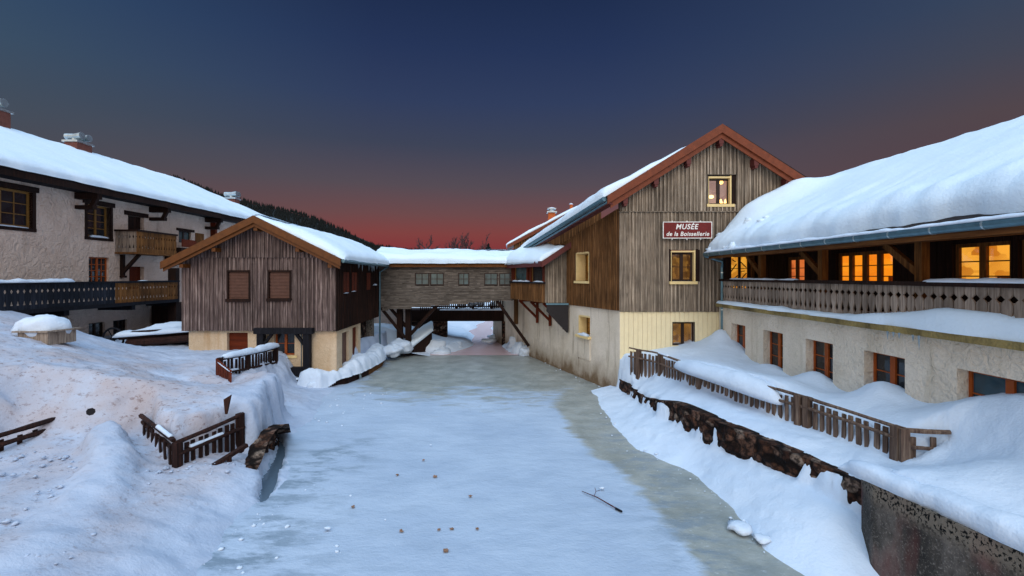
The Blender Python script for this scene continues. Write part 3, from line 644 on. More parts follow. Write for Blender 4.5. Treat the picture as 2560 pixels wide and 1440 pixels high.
# ---- ice on the river, and open water
xs = np.concatenate([np.arange(-9.2, -3.6, .05), np.arange(-3.6, 6.2, .1)]); ys = np.concatenate([np.arange(1.5, 8, .1), np.arange(8, 12.5, .05), np.arange(12.5, 24.6, .1)]); X, Y = np.meshgrid(xs, ys)
SH = [(3.55, 16.4), (2.75, 14.6), (2.75, 12.6), (3.0, 11.2), (3.55, 10.0), (3.75, 8.5), (3.7, 7.2), (3.7, 5.5), (3.6, 3)]
d1, _ = pdist(X, Y, SH); wid = 1.35 * smn(2, 9, Y) + .25 + .9 * smn(12.5, 17, Y)
bare = smn(wid, wid * .35, d1)
bare = np.maximum(bare, .85 * smn(14.0, 19.5, Y + .5 * np.sin(X * 1.3)) * smn(-7.5, -5.0, X))
bare = np.maximum(bare, .42 * smn(13.0, 16.5, Y) * smn(-6, -3, X))
bare = np.clip(bare, 0, 1)
patch = 1.1 * np.exp(-(((X + 4.05) / .6) ** 2 + ((Y - 10.6) / 1.2) ** 2)) + .12 + .7 * smn(-2.6, -4.6, X) * smn(13, 9, Y) + .6 * np.exp(-((X + 3.6) / .9) ** 2) * smn(9, 6, Y) + .7 * np.exp(-((X - 2.9) / .55) ** 2) * smn(15, 12, Y)
Z = .012 * npnoise(X, Y, .8, 6) - .03 * bare; Z = np.where(sdist(X, Y, MELT) > .01, -.16, Z)
grid('river_ice', X, Y, Z, 'ice', {'bare': bare, 'patch': np.clip(patch, 0, 1)})
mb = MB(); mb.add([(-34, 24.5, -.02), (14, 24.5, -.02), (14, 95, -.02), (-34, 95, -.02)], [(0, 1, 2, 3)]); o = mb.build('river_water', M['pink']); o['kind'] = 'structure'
mb = MB(); mb.add([(-6.6, 8.2, -.075), (-4.4, 8.2, -.075), (-4.6, 12.6, -.075), (-6.8, 12.6, -.075)], [(0, 1, 2, 3)]); o = mb.build('meltwater', M['water']); o['kind'] = 'structure'

# ---- far ground behind the buildings, with the river channel running away
ys = np.concatenate([np.arange(24.2, 60, .3), np.geomspace(60, 9000, 50)]); xs = np.concatenate([-np.geomspace(6000, 9, 40), np.arange(-8.5, 9.5, .25), np.geomspace(10, 6000, 40)]); X, Y = np.meshgrid(xs, ys)
cxr = -1.9 + .45 * np.sin((Y - 24) / 3.6) - .5 * smn(28, 33, Y) + .9 * smn(34, 42, Y); hw = .95 - .55 * smn(25, 31, Y) + .18 * np.sin(Y * 1.3)
dc = np.abs(X - cxr) - hw; n1 = npnoise(X, Y, .35, 8)
Z = np.where(Y < 70, -.25 + smn(-.1, 1.0, dc) * .55 + smn(.8, 5.5, dc) * 1.2, 1.5) + .12 * n1 * smn(0, 1, dc); Z = Z + 2.2 * smn(36, 60, Y) * smn(.5, 4, dc) * (Y < 70); Z = np.where(Y >= 45, np.maximum(Z, 3.6 * smn(45, 62, Y)), Z)
Z = np.where((X > -8) & (Y < 25.5), np.minimum(Z, -.1 + .6 * smn(.5, 5, dc)), Z)
grid('snow_field', X, Y, Z, 'ssmall', {})

# ---- wooded hill on the left horizon
RG = [(-1400, 330), (0, 330), (250, 400), (440, 440), (500, 462), (560, 485), (620, 500), (680, 513), (740, 526), (800, 545), (850, 566), (890, 588), (918, 603), (950, 612), (1000, 620), (1060, 624), (1130, 628), (1250, 632), (1500, 636), (2600, 640), (5000, 650)]
def ridge(px):
    for (a, za), (b, zb_) in zip(RG[:-1], RG[1:]):
        if a <= px <= b: return za + (zb_ - za) * (px - a) / (b - a)
    return 640
DH = 1300.; mb = MB(); pxs = list(range(-1400, 5001, 40)); vs = []
for j, (k, yy) in enumerate(((0, 700), (.35, 900), (.8, 1150), (1.0, 1300), (.9, 1700), (.3, 2600))):
    for px in pxs:
        z = (CY - ridge(px)) * DH / F; vs.append(((px - CX) * DH / F * (1 + (yy - DH) * .0001), yy, max(0.2, H + z * k - 9) if k else 0))
n = len(pxs); mb.add(vs, [(j * n + i, j * n + i + 1, (j + 1) * n + i + 1, (j + 1) * n + i) for j in range(5) for i in range(n - 1)])
o = mb.build('hill', M['spruce'], smooth=True); o['kind'] = 'structure'
mb = MB(); rnd = random.Random(5)
for i in range(5200):
    px = rnd.uniform(430, 1290) if i < 4600 else rnd.uniform(-200, 2700); t = 1 - rnd.random() ** 1.6 * .75; zr = (CY - ridge(px)) * DH / F
    yy = 1300 - (1 - t) * 420; k = 1.0 if t > .96 else .8 + (yy - 1150) / 150 * .2 if yy > 1150 else .35 + (yy - 900) / 250 * .45
    x = (px - CX) * DH / F * (1 + (yy - DH) * .0001); z = H + zr * k - 9.5; hgt = rnd.uniform(6, 15); r_ = hgt * rnd.uniform(.15, .22); a0 = rnd.random() * 6
    ring = [(x + r_ * math.cos(a0 + 2 * math.pi * q / 5), yy + r_ * math.sin(a0 + 2 * math.pi * q / 5), z + hgt * .1) for q in range(5)]
    mb.add(ring + [(x, yy, z + hgt)], [(q, (q + 1) % 5, 5) for q in range(5)])
o = mb.build('forest', M['spruce']); tag(o, 'dark spruce forest covering the hill on the left horizon', 'forest', kind='stuff')

# ---- trees against the glow
def bare_tree(px, pytop, Y, label, seed, spread=.35):
    rnd = random.Random(seed); p = P(px, pytop, Y); h = p.z - 1.2; root = thing('bare_tree', label, 'tree', (p.x, Y, 1.2), 'bare trees on the horizon'); mb = MB(); cr = MB()
    mb.tube([(p.x, Y, 0.8), (p.x + .1, Y, 1.2 + h * .4), (p.x, Y, 1.2 + h * .7)], [.22, .15, .09], 6)
    def br(a, d, L, r_, lev):
        b = a + d * L + V((rnd.uniform(-.1, .1), 0, 0)) * L; cr.tube([a, a.lerp(b, .5) + V((rnd.uniform(-.06, .06), 0, .03)) * L, b], [r_, r_ * .75, r_ * .5], 4)
        if lev:
            for _ in range(rnd.choice((3, 3, 4))):
                dd = (d + V((rnd.uniform(-.75, .75), rnd.uniform(-.75, .75), rnd.uniform(.0, .35)))).normalized(); br(a.lerp(b, rnd.uniform(.35, 1)), dd, L * rnd.uniform(.45, .75), r_ * .55, lev - 1)
    for i in range(9):
        t = .45 + .40 * i / 8; a = V((p.x + .05, Y, 1.2 + h * t)); an = rnd.uniform(0, 6.28); br(a, V((math.cos(an) * spread * 1.6, math.sin(an) * spread, 1)).normalized(), h * rnd.uniform(.14, .24), .16, 3)
    mb.build('trunk', M['bark'], root); cr.build('crown', M['bark'], root)
for i, (px, py, Y, lb, sp) in enumerate(((1062, 603, 105, 'leafless broad tree standing alone above the middle of the covered bridge roof', .6), (1134, 609, 110, 'leafless tree at the left end of the row left of the small spruce', .3),
    (1150, 607, 108, 'leafless slim tree in the middle of the row left of the small spruce', .3), (1171, 605, 110, 'tallest leafless tree in the row left of the small spruce', .2), (1200, 612, 112, 'low leafless tree right beside the small spruce', .4))):
    bare_tree(px, py, Y, lb, 40 + i, sp)
p = P(1221, 607, 100); root = thing('spruce_tree', 'small pointed spruce above the right end of the covered bridge roof', 'tree', (p.x, 100, 1.0)); mb = MB(); mb.tube([(p.x, 100, .5), (p.x, 100, p.z)], [.2, .03], 6); mb.build('trunk', M['bark'], root)
mb = MB(); rnd = random.Random(3)
for k in range(1000):
    t = rnd.random() ** .8; z = p.z - .1 - t * 6; r_ = .15 + t * 3.3 * (.75 + .3 * math.sin(t * 50)); a = rnd.random() * 6.28; q = V((p.x, 100, z)); e = q + V((math.cos(a) * r_, math.sin(a) * r_, -.28 * r_ + rnd.uniform(-.1, .1)))
    s_ = V((-math.sin(a), math.cos(a), 0)) * (.10 + .08 * r_); mb.add([q + V((0, 0, .12)), q.lerp(e, .6) + s_, e, q.lerp(e, .6) - s_, q.lerp(e, .5) - V((0, 0, .25))], [(0, 1, 2, 3), (0, 1, 4), (4, 3, 0), (4, 1, 2)])
mb.build('crown', M['spruce'], root)

# ---- loose snow clods broken off the banks
def clods(name, n, area, z, r0, r1, seed, mat='ssmall'):
    rnd = random.Random(seed); mb = MB()
    for k in range(n):
        a, b = rnd.choice(area); t = rnd.random(); x = a[0] + (b[0] - a[0]) * t + rnd.gauss(0, a[2]); y = a[1] + (b[1] - a[1]) * t + rnd.gauss(0, a[2]); zz = (z(x, y) if callable(z) else z); r_ = r0 + (r1 - r0) * rnd.random() ** 3
        mb.blob((x, y, zz + r_ * .2), r_ * rnd.uniform(.9, 1.5), r_ * rnd.uniform(.9, 1.4), r_ * .7, 7, 5, .35, k)
    o = mb.build(name, M[mat], smooth=True); o['kind'] = 'stuff'; o['label'] = 'loose small clods of snow on ' + ('the ice' if not callable(z) else 'the banks'); o['category'] = 'snow clods'; return o
clods('snow_clods', 260, [((3.1, 15.2, .25), (3.0, 11.5)), ((3.0, 11.5, .3), (3.95, 10)), ((3.95, 10, .25), (4.1, 7)), ((-6.0, 13.5, .35), (-6.8, 16.4)), ((-4.6, 8.2, .4), (-4.2, 5.4)), ((-5.6, 12.5, .5), (-5, 17)), ((-3.4, 9, 1.0), (-3.4, 6)), ((1.2, 23.5, .15), (3.2, 17.5))], .0, .006, .036, 3)
clods('snow_clods', 240, [((-7.6, 8.8, .25), (-7.1, 7.4)), ((-7.1, 7.4, .3), (-6.1, 5.6)), ((-6.6, 8.6, .15), (-5.6, 9.3)), ((-9.5, 8.4, .35), (-8.0, 8.6))], lambda x, y: float(loz(np.array([x]), np.array([y]))[0]) + .01, .008, .045, 5, 'gsnow')
# ================================================================ museum
fF = Fr((0, 16.4), (1, 0), (0, -1))
mus = thing('museum_building', 'tall weathered wood museum with russet gable trim, yellow panels and a maroon name sign', 'building', (5.5, 16.4, 0))
hF = [(6.96, 7.95, 6.74, 7.80), (5.63, 6.67, 4.0, 5.13), (5.72, 6.53, 1.72, 2.56)]
sup = lambda s: 9.18 - .635 * abs(s - 7.42)
mb = MB(); boards(mb, fF, 3.82, 9.6, lambda s: 2.93 if s < 7.48 else 5.15, 6.54, [hF[1]], brk=(7.48,), seed=2, back=.18, rag=.012, var=.40, bat=.052); mb.build('cladding', M['grey'], mus, label='weathered grey vertical boards on the front below the trim line')
mb = MB(); boards(mb, fF, 3.82, 11.0, 6.50, lambda s: min(sup(s), 30), [hF[0]], wmin=.09, wmax=.16, d=.045, brk=(7.42,), seed=3, back=.2, rag=.01, var=.40, bat=.05); mb.build('gable_cladding', M['grey'], mus)
mb = MB(); fbox(mb, fF, 3.80, 9.6, 6.47, 6.50, .03, .11); mb.build('trim', M['grey'], mus)
# yellow metal panels below
mb = MB(); h = hF[2]
for i in range(22):
    a = 3.84 + i * .165; b = a + .153
    segs = [(-.3, 2.92)] if not (a < h[1] and b > h[0]) else [(-.3, h[2]), (h[3], 2.92)]
    a2, b2 = a, b
    if segs[0][1] != 2.92 and a < h[0]: fbox(mb, fF, a, h[0], h[2], h[3], -.1, -.012)
    if segs[0][1] != 2.92 and b > h[1]: fbox(mb, fF, h[1], b, h[2], h[3], -.1, -.012)
    for c, e in segs: fbox(mb, fF, a2, b2, c, e, -.1, -.012 + .004 * (i % 2))
mb.build('wall_panels', M['panel'], mus)
mb = MB(); wall_holes(mb, fF, 3.83, 7.5, -.3, 2.925, [h], .35, -.03); mb.build('base_wall', M['mplaster'], mus)
window(mus, fF, hF[0][0] + .045, hF[0][1] - .17, 6.75, 7.68, -.10, 2, 1, fm='frame', fw=.06, mid=.11, litm='litpink', sill=(.13, 'cream'), depth=.7)
window(mus, fF, hF[1][0] + .05, hF[1][1] - .20, 4.01, 5.04, -.10, 2, 2, fm='frame', fw=.07, mid=.11, litm='litdim', sill=(.13, 'cream'), depth=.6)
window(mus, fF, hF[2][0], hF[2][1], 1.72, 2.55, -.12, 2, 1, fm='frame', fw=.06, mid=.10, litm='litdim', depth=.6)
for hh, tz in ((hF[0], 7.68), (hF[1], 5.04)):   # cream surround inside the dark reveal
    mb = MB(); a, b = (hh[0] + .02, hh[1] - .15); zb_ = hh[2] + .01
    fbox(mb, fF, a, a + .024, zb_, tz + .06, -.13, .05); fbox(mb, fF, b - .05, b, zb_, tz + .09, -.13, .05); fbox(mb, fF, a + .024, b - .05, tz + .005, tz + .06, -.13, .05); mb.build('window_surround', M['cream'], mus)
    mb = MB(); fbox(mb, fF, b + .002, hh[1] + .0, zb_, tz + .12, -.12, .035); mb.build('shutter', M['dark'], mus)
    mb = MB(); fbox(mb, fF, hh[0] - .06, hh[0] + .018, zb_, tz + .12, -.12, .06); mb.build('shutter', M['dark'], mus)
lp = MB(); c = P(1803, 456, 16.75); lp.blob(c, .07, .07, .07, 12, 8, 0); lp.build('lamp', M['lamp'], mus)
lp = MB(); c = P(1778, 492, 16.8); lp.blob(c, .10, .07, .06, 12, 8, .1); lp.build('lamp', M['lamp'], mus); lp = MB(); c = P(1808, 506, 16.8)
for x in (-.09, .09): lp.tube([c + V((x, 0, -.1)), c + V((x, 0, .12))], [.09, .02], 8)
lp.build('lamp', M['lamp'], mus)
# river wall
ud = V((-.374, 1, 0)).normalized(); K = V((-.374, 1, 0)).length; fR = Fr((3.82, 16.4), (ud.x, ud.y), (-ud.y, ud.x)); RS = lambda Y: (Y - 16.4) * K
ht = lambda s: 6.60 - s * .215
def hr(pxa, pxb, za, zb_):
    f_ = lambda px: RS(9.954 / ((px - 1280) / 1150 + .374)); return (f_(pxb), f_(pxa), za, zb_)
hU = hr(1444, 1475, 4.0, 5.15); hL = hr(1447, 1474, 1.78, 2.56)
mb = MB(); boards(mb, fR, 0.0, RS(24.2), 2.96, lambda s: ht(s), [hU], wmin=.075, wmax=.10, bat=.035, bth=.035, seed=5, back=.42); mb.build('side_cladding', M['brown'], mus, label='brown narrow batten cladding on the river side')
mb = MB(); wall_holes(mb, fR, -.0, RS(24.0), -.4, 2.96, [hL], .45, -.02); mb.build('side_base_wall', M['mplaster'], mus, label='stained plaster wall rising from the ice')
for hh in (hU, hL):
    window(mus, fR, hh[0], hh[1] - .02, hh[2] + .0, hh[3] - .04, -.36, 1, 3, fm='mframe', litm='litdim', fw=.06, depth=.7)
    mb = MB(); fbox(mb, fR, hh[1] - .018, hh[1] + .05, hh[2], hh[3], -.42, .07 if hh is hU else -.01); fbox(mb, fR, hh[0] - .0, hh[1] - .02, hh[3] - .035, hh[3] + .03, -.42, .07 if hh is hU else -.014)
    if hh is hU: fbox(mb, fR, hh[0] - .05, hh[0] - .002, hh[2], hh[3], -.42, .07)
    mb.build('window_surround', M['cream'], mus)
    mb = MB(); fbox(mb, fR, hh[0] - .08, hh[1] + .1, hh[2] - .10, hh[2] - .005, -.3, .13); mb.build('sill', M['cream'], mus)
mb = MB(); fbox(mb, fR, hU[1] + .052, hU[1] + .2, hU[2], hU[3] + .05, -.05, .06); mb.build('shutter', M['dark'], mus)
mb = MB(); snowbar(mb, [fR(hL[0] - .0, hL[2] + .0, .02), fR(hL[1] + .02, hL[2] + .0, .02)], .22, .12, 3); mb.build('sill_snow', M['ssmall'], mus, smooth=True)
mb = MB(); fbox(mb, fR, hL[0] - .02, hL[1] + .05, .82, hL[2] - .12, -.06, .012); mb.build('hatch', M['mplaster'], mus, label='closed plastered hatch with thin cracks under the lower side window')
mb = MB(); fbox(mb, fR, hL[1] + .055, hL[1] + .075, .75, hL[2] - .12, -.03, -.012); mb.build('crack', M['black'], mus); mb = MB(); fbox(mb, fR, hL[0] + .35, hL[0] + .36, 1.0, hL[2] - .15, .0, .0145); mb.build('crack', M['black'], mus)
# roof : left slope trimmed along the slanted river wall
rA, rB = V((3.30, 15.95, 6.97)), V((.42, 24.3, 5.55)); rD, rC_ = V((7.42, 15.95, 9.42)), V((7.42, 24.3, 9.42))
mb = MB(); slab(mb, rA, rB, rC_, rD, .10); mb.build('roof', M['roof'], mus)
mb = MB(); slab(mb, (11.1, 15.95, 7.08), (11.1, 24.3, 7.08), (7.425, 24.3, 9.42), (7.425, 15.95, 9.42), .10); mb.build('roof', M['roof'], mus)
def barge(mb, a, b, Y0, Y1, wd):
    a, b = V(a), V(b); mb.hexa([(a.x, Y0, a.z - wd), (b.x, Y0, b.z - wd), (b.x, Y1, b.z - wd), (a.x, Y1, a.z - wd), (a.x, Y0, a.z), (b.x, Y0, b.z), (b.x, Y1, b.z), (a.x, Y1, a.z)])
mb = MB(); ax = (7.27, 0, 9.46)
barge(mb, (3.30, 0, 6.99), ax, 15.88, 15.94, .30); barge(mb, ax, (11.0, 0, 7.05), 15.88, 15.94, .30)
barge(mb, (3.42, 0, 6.77), (7.27, 0, 9.20), 15.955, 16.0, .22); barge(mb, (7.27, 0, 9.20), (11.0, 0, 6.80), 15.955, 16.0, .22)
mb.build('bargeboard', M['redbarge'], mus)
mb = MB(); barge(mb, (3.42, 0, 6.86), (7.27, 0, 9.3), 16.01, 16.38, .06); barge(mb, (7.27, 0, 9.3), (11, 0, 6.93), 16.01, 16.38, .06); mb.build('soffit', M['maroon'], mus)
for x in (7.28, 6.15, 5.02, 3.95, 8.5, 9.6):
    z = 9.42 - .625 * abs(x - 7.28) - .36; mb = MB(); mb.box(x - .08, x + .08, 15.98, 16.4, z - .26, z); mb.box(x - .05, x + .05, 15.99, 16.4, z - .34, z - .261); mb.build('rafter_bracket', M['maroon'], mus)
e0, e1 = rA + V((-.10, -.02, -.10)), rB + V((-.12, 0, -.10))
mb = MB(); mb.tube([e0, e0.lerp(e1, .5), e1], [.085, .085, .085], 10); mb.tube([e0 + V((.1, 0, -.12)), e1 + V((.1, 0, -.12))], .05, 8); mb.build('gutter', M['zinc'], mus)
mb = MB(); mb.beam(e0 + V((.22, 0, -.16)), e1 + V((.22, 0, -.16)), .26, .06); mb.build('eave_board', M['maroon'], mus)
sheet('snow_cover', mus, rA + V((-.05, .12, 0)), rB, rC_, rD + V((0, .15, 0)), .13, 26, 10, (.2, .1, 0, .25), .35, 11, tfn=lambda u, v: .16 * (1 - sm(.05, .55, v)) + .02 * u - .16 * sm(.72, .8, v) * (1 - sm(0, .3, u)), sag=.05)
# rear wing roof peeping over the main roof, with flues
mb = MB(); a, b = P(1268, 612, 25.6), P(1545, 466, 25.6); mb.hexa([a - V((0, 0, .2)), b - V((0, 0, .2)), b + V((0, 3, -.2)), a + V((0, 3, -.2)), a, b, b + V((0, 3, 0)), a + V((0, 3, 0))]); mb.build('rear_roof', M['redbarge'], mus)
mb = MB(); boards(mb, Fr((0, 25.8), (1, 0), (0, -1)), .1, 5, 1.5, lambda s: 5.95 + .46 * s, [], seed=77); mb.build('rear_wall', M['brown'], mus)
sheet('snow_cover', mus, a + V((0, .05, .01)), a + V((0, 2.9, .01)), b + V((0, 2.9, .01)), b + V((0, .05, .01)), .14, 6, 12, (.2, .2, .1, .12), .2, 12)
q = P(1379, 552, 26.4); mb = MB(); mb.box(q.x - .2, q.x + .2, 26.2, 26.6, q.z - 1.6, q.z + .45); fl_ = mb.build('chimney', M['orangepipe'], mus)
mb = MB(); mb.box(q.x - .28, q.x + .28, 26.12, 26.68, q.z + .451, q.z + .52); mb.tube([(q.x, 26.4, q.z + .52), (q.x, 26.4, q.z + .66)], .17, 10); mb.box(q.x - .24, q.x + .24, 26.16, 26.64, q.z + .66, q.z + .70); mb.build('cowl', M['steel'], fl_)
mb = MB(); snowbar(mb, [(q.x - .24, 26.4, q.z + .70), (q.x + .24, 26.4, q.z + .70)], .45, .09, 1); mb.build('snow_cap', M['ssmall'], fl_, smooth=True)
q = P(1428, 520, 26.4); mb = MB(); mb.tube([(q.x, 26.4, q.z - 1), (q.x, 26.4, q.z + .2)], .09, 10); fl_ = mb.build('chimney', M['orangepipe'], mus)
lumps('snow_cap', [(q.x, 26.4, q.z + .22)], .10, 'ssmall', fl_, 4)
# bay over the river
fB = Fr((0, 20.1), (1, 0), (0, -1)); bo = V((1.43, 20.1, 0)); fW = Fr((1.43, 20.1), (ud.x, ud.y), (-ud.y, ud.x)); LW = 4.25
mb = MB(); boards(mb, fB, 1.43, 2.46, 3.03, lambda s: 4.78 + (s - 1.43) * .72, [], wmin=.15, wmax=.22, bat=.05, seed=8, back=.1); mb.build('bay_cladding', M['grey'], mus)
mb = MB(); boards(mb, fW, 0, LW, 3.03, 3.88, [], wmin=.10, wmax=.14, seed=9, back=.1); mb.build('bay_cladding', M['brown'], mus)
mb = MB(); fbox(mb, fW, -.05, LW, 3.86, 3.93, -.1, .12); mb.build('bay_sill', M['black'], mus)
mb = MB(); snowbar(mb, [fW(.05, 3.93, .04), fW(1.2, 3.93, .04)], .14, .07, 2); mb.build('sill_snow', M['ssmall'], mus, smooth=True); mb = MB(); snowbar(mb, [fW(1.6, 3.93, .04), fW(3.9, 3.93, .04)], .14, .07, 3); mb.build('sill_snow', M['ssmall'], mus, smooth=True)
mb = MB()
for s_ in (0.02, 1.5, 1.9, 3.7): fbox(mb, fW, s_, s_ + .16, 3.931, 4.72, -.1, .03)
fbox(mb, fW, 3.86, LW, 3.931, 4.72, -.1, .02); mb.build('bay_post', M['door'], mus)
window(mus, fW, .18, 1.5, 3.94, 4.70, -.03, 1, 1, gm='glass', fm='mframe', fw=.05); window(mus, fW, 2.06, 3.7, 3.94, 4.70, -.03, 1, 1, gm='glassg', fm='mframe', fw=.06)
mb = MB(); mb.add([fW(0, 3.03, -.02), fW(LW, 3.03, -.02), fR(RS(24.0), 3.03, .0), fR(RS(20.1), 3.03, .0)], [(0, 1, 2, 3)]); mb.build('bay_floor', M['dark'], mus)
a0, a1 = fW(-.3, 4.80, .28), fW(LW + .2, 4.80, .28); b0, b1 = V((2.52, a0.y, 5.66)), V((2.52 - .374 * (a1.y - a0.y), a1.y, 5.66)); b0 = V((2.62, a0.y, 5.66)); b1 = V((1.1, a1.y, 5.66))
mb = MB(); slab(mb, a0, a1, b1, b0, .07); mb.build('bay_roof', M['roof'], mus)
mb = MB(); mb.beam(a0 + V((-.02, -.03, -.08)), a1 + V((-.02, 0, -.08)), .05, .24); mb.build('bay_fascia', M['maroon'], mus)
mb = MB(); barge(mb, (a0.x, 0, a0.z + .03), (b0.x - .02, 0, b0.z + .06), a0.y - .09, a0.y - .03, .26); mb.build('bargeboard', M['maroon'], mus)
sheet('snow_cover', mus, a0 + V((0, .04, 0)), a1 + V((0, -.3, 0)), b1 + V((0, -.3, 0)), b0 + V((-.3, .04, -.2)), .26, 14, 8, (.3, .2, .15, .18), .1, 14, tfn=lambda u, v: .22 * sm(.35, 1, u) - .12 * sm(.3, 1, v) * (1 - u))
for s_ in (.25, 1.7, 3.2):   # struts carrying the bay
    mb = MB(); t = fW(s_, 3.0, -.05); q = fR(s_ + RS(20.1), 1.95, .06); mb.beam(t, V((q.x, q.y, 2.1)), .12, .12); mb.beam(V((q.x, q.y, 1.85)), V((q.x, q.y, 3.0)), .12, .13); mb.beam(t + V((0, 0, -.03)), V((q.x, q.y, 2.97)), .12, .10); mb.build('strut', M['door'], mus)
mb = MB(); mb.prism([(1.52, 19.92, 2.94), (2.44, 19.92, 2.94), (2.44, 19.92, 1.75), (2.36, 19.92, 1.75), (1.5, 19.92, 2.66)], (0, .18, 0)); ch = mb.build('chute', M['slate'], mus)
mb = MB(); mb.box(1.48, 2.46, 19.87, 20.09, 2.95, 3.02); mb.build('chute_lid', M['zinc'], ch)
# sign
sg = thing('museum_sign', 'maroon sign with white border reading MUSÉE de la Boissellerie on the grey boards', 'sign', (6.17, 16.32, 5.81))
fS = Fr((0, 16.4), (1, -.012), (-.012, -1)); zs = lambda s: 0
mb = MB(); fbox(mb, fS, 5.335, 7.005, 5.545, 6.085, .135, .16); mb.build('panel', M['sign'], sg)
mb = MB(); t = .028
for q in ((5.31, 5.335, 5.52, 6.11), (7.005, 7.03, 5.52, 6.11), (5.335, 7.005, 5.52, 5.545), (5.335, 7.005, 6.085, 6.11)): fbox(mb, fS, q[0], q[1], q[2], q[3], .12, .168)
mb.build('border', M['white'], sg)
mb = MB()
for x in (5.65, 6.17, 6.65): fbox(mb, fS, x - .015, x + .015, 5.47, 6.15, .07, .118)
mb.build('bracket', M['white'], sg)
text('lettering', 'MUSÉE', fS, 6.14, 5.925, .255, .163, sg, .22, .95, 1.12); text('lettering', 'de la Boissellerie', fS, 6.17, 5.675, .205, .163, sg, .22, .98, 1.08)

# ================================================================ east wing with gallery
wg = thing('gallery_wing', 'long plastered wing with lit gallery windows under a thick snow roof', 'building', (7.6, 10, 1.5))
fG = Fr((7.58, 0), (-.013, 1), (-1, -.013)); WY = lambda px: 8717 / (px - 1265.)
hs = [(WY(1863), WY(1828), 1.5, 2.62), (WY(1957), WY(1908), 1.5, 2.62), (WY(2082), WY(2014), 1.5, 2.62), (WY(2262), WY(2160), 1.5, 2.63), (6.45, WY(2392), 1.5, 2.65), (3.9, 5.2, 1.5, 2.65)]
mb = MB(); wall_holes(mb, fG, 3.0, 16.36, 0.5, 3.12, hs, .30); mb.build('wall', M['wplaster'], wg)
for i, q in enumerate(hs): window(wg, fG, q[0], q[1], q[2], q[3], -.20, 2, 3, fm='oframe', gm='glassb' if i > 3 else 'glass', fw=.055, mid=.12)
mb = MB(); fbox(mb, fG, 3.0, 16.3, 3.12, 3.24, -.3, .16); mb.build('ledge', plaster('mossy_ledge', C('#5d5238'), C('#a8945e'), C('#30291a'), 6, .04), wg)
lf = Fr((7.58, 0), (-.013, 1), (-1, -.013)); A_, B_ = fG(16.28, 3.24, .15), fG(3.2, 3.24, .15)
sheet('ledge_snow', wg, A_, B_, fG(3.2, 3.3, -.6), fG(16.28, 3.24, -.6), .10, 60, 8, (.12, .1, 0, .05), .1, 21, tfn=lambda u, v: .30 * math.exp(-((u - .66) / .13) ** 2) * (.6 + .4 * v) + .10 * sm(.45, .7, u), sag=.02)
mb = MB(); balusters(mb, fG(16.25, 0, .0), fG(3.2, 0, .0), 3.30, 4.02, .185, 5); mb.build('balustrade', M['rail'], wg)
mb = MB(); fbox(mb, fG, 3.2, 16.25, 4.02, 4.10, -.07, .06); mb.build('handrail', M['dark'], wg)
mb = MB(); fbox(mb, fG, 3.2, 16.25, 3.38, 3.44, -.075, -.035); fbox(mb, fG, 3.2, 16.25, 3.92, 3.99, -.075, -.035); mb.build('rail', M['dark'], wg)
mb = MB(); snowbar(mb, [fG(15.6, 4.1, 0), fG(14, 4.1, 0), fG(11.9, 4.1, 0)], .14, .045, 7); mb.build('rail_snow', M['ssmall'], wg, smooth=True); mb = MB(); snowbar(mb, [fG(8.35, 4.1, 0), fG(6.2, 4.1, 0), fG(4.2, 4.1, 0)], .15, .07, 8); mb.build('rail_snow', M['ssmall'], wg, smooth=True)
mb = MB(); fbox(mb, fG, 3.0, 16.3, 3.14, 3.22, -1.5, -.31); mb.build('gallery_floor', M['dark'], wg)
fU = Fr((8.83, 0), (-.013, 1), (-1, -.013)); UY = lambda px: 10150. / (px - 1265)
hu = [(UY(2013), UY(1968), 3.85, 4.78), (UY(2235), UY(2093), 3.85, 4.80), (UY(2530), UY(2385), 3.85, 4.82), (5.0, UY(2550), 3.85, 4.82)]
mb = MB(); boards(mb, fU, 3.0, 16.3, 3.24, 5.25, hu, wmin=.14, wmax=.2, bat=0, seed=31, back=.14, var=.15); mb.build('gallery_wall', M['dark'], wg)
window(wg, fU, hu[0][0], hu[0][1], 3.85, 4.78, -.03, 2, 3, fm='honey', litm='litred', fw=.09, mid=.10, depth=.8)
a, b = hu[1][:2]; m = (a + b) / 2
window(wg, fU, a, m, 3.85, 4.80, -.03, 2, 3, fm='honey', litm='lit', fw=.08, mid=.13, depth=.9); window(wg, fU, m, b, 3.85, 4.80, -.03, 2, 3, fm='honey', litm='lit', fw=.08, mid=.13, depth=.9)
window(wg, fU, hu[2][0], hu[2][1], 3.85, 4.82, -.03, 2, 3, fm='honey', litm='lity', fw=.07, mid=.12, depth=1.2); window(wg, fU, hu[3][0], hu[3][1], 3.85, 4.82, -.03, 3, 3, fm='honey', litm='lity', fw=.1, mid=.14, depth=1.2)
# window at the far end of the gallery, facing the viewer
fE = Fr((0, 16.15), (1, 0), (0, -1)); mb = MB(); boards(mb, fE, 7.5, 8.9, 3.24, 5.2, [(7.66, 8.34, 3.6, 4.92)], bat=0, seed=33, back=.2); mb.build('gallery_end_wall', M['dark'], wg)
window(wg, fE, 7.66, 8.34, 3.6, 4.92, -.02, 2, 3, fm='frame', litm='lity', fw=.05, mid=.08, depth=.22); mb = MB(); fbox(mb, fE, 8.36, 8.46, 3.4, 4.95, .02, .1); mb.build('door_post', M['honey'], wg)
mb = MB()
for k, (x0, z0, x1, z1) in enumerate(((7.72, 4.3, 7.95, 4.62), (8.05, 4.75, 8.3, 4.5), (7.75, 4.0, 8.0, 4.22), (8.08, 4.05, 8.3, 4.3), (7.8, 4.78, 7.92, 4.7), (8.1, 4.35, 8.25, 4.38), (7.72, 3.8, 8.0, 3.86), (8.06, 3.82, 8.28, 3.75))): mb.beam((x0, 16.3, z0), (x1, 16.3, z1), .02, .05, up=V((0, 1, 0)))
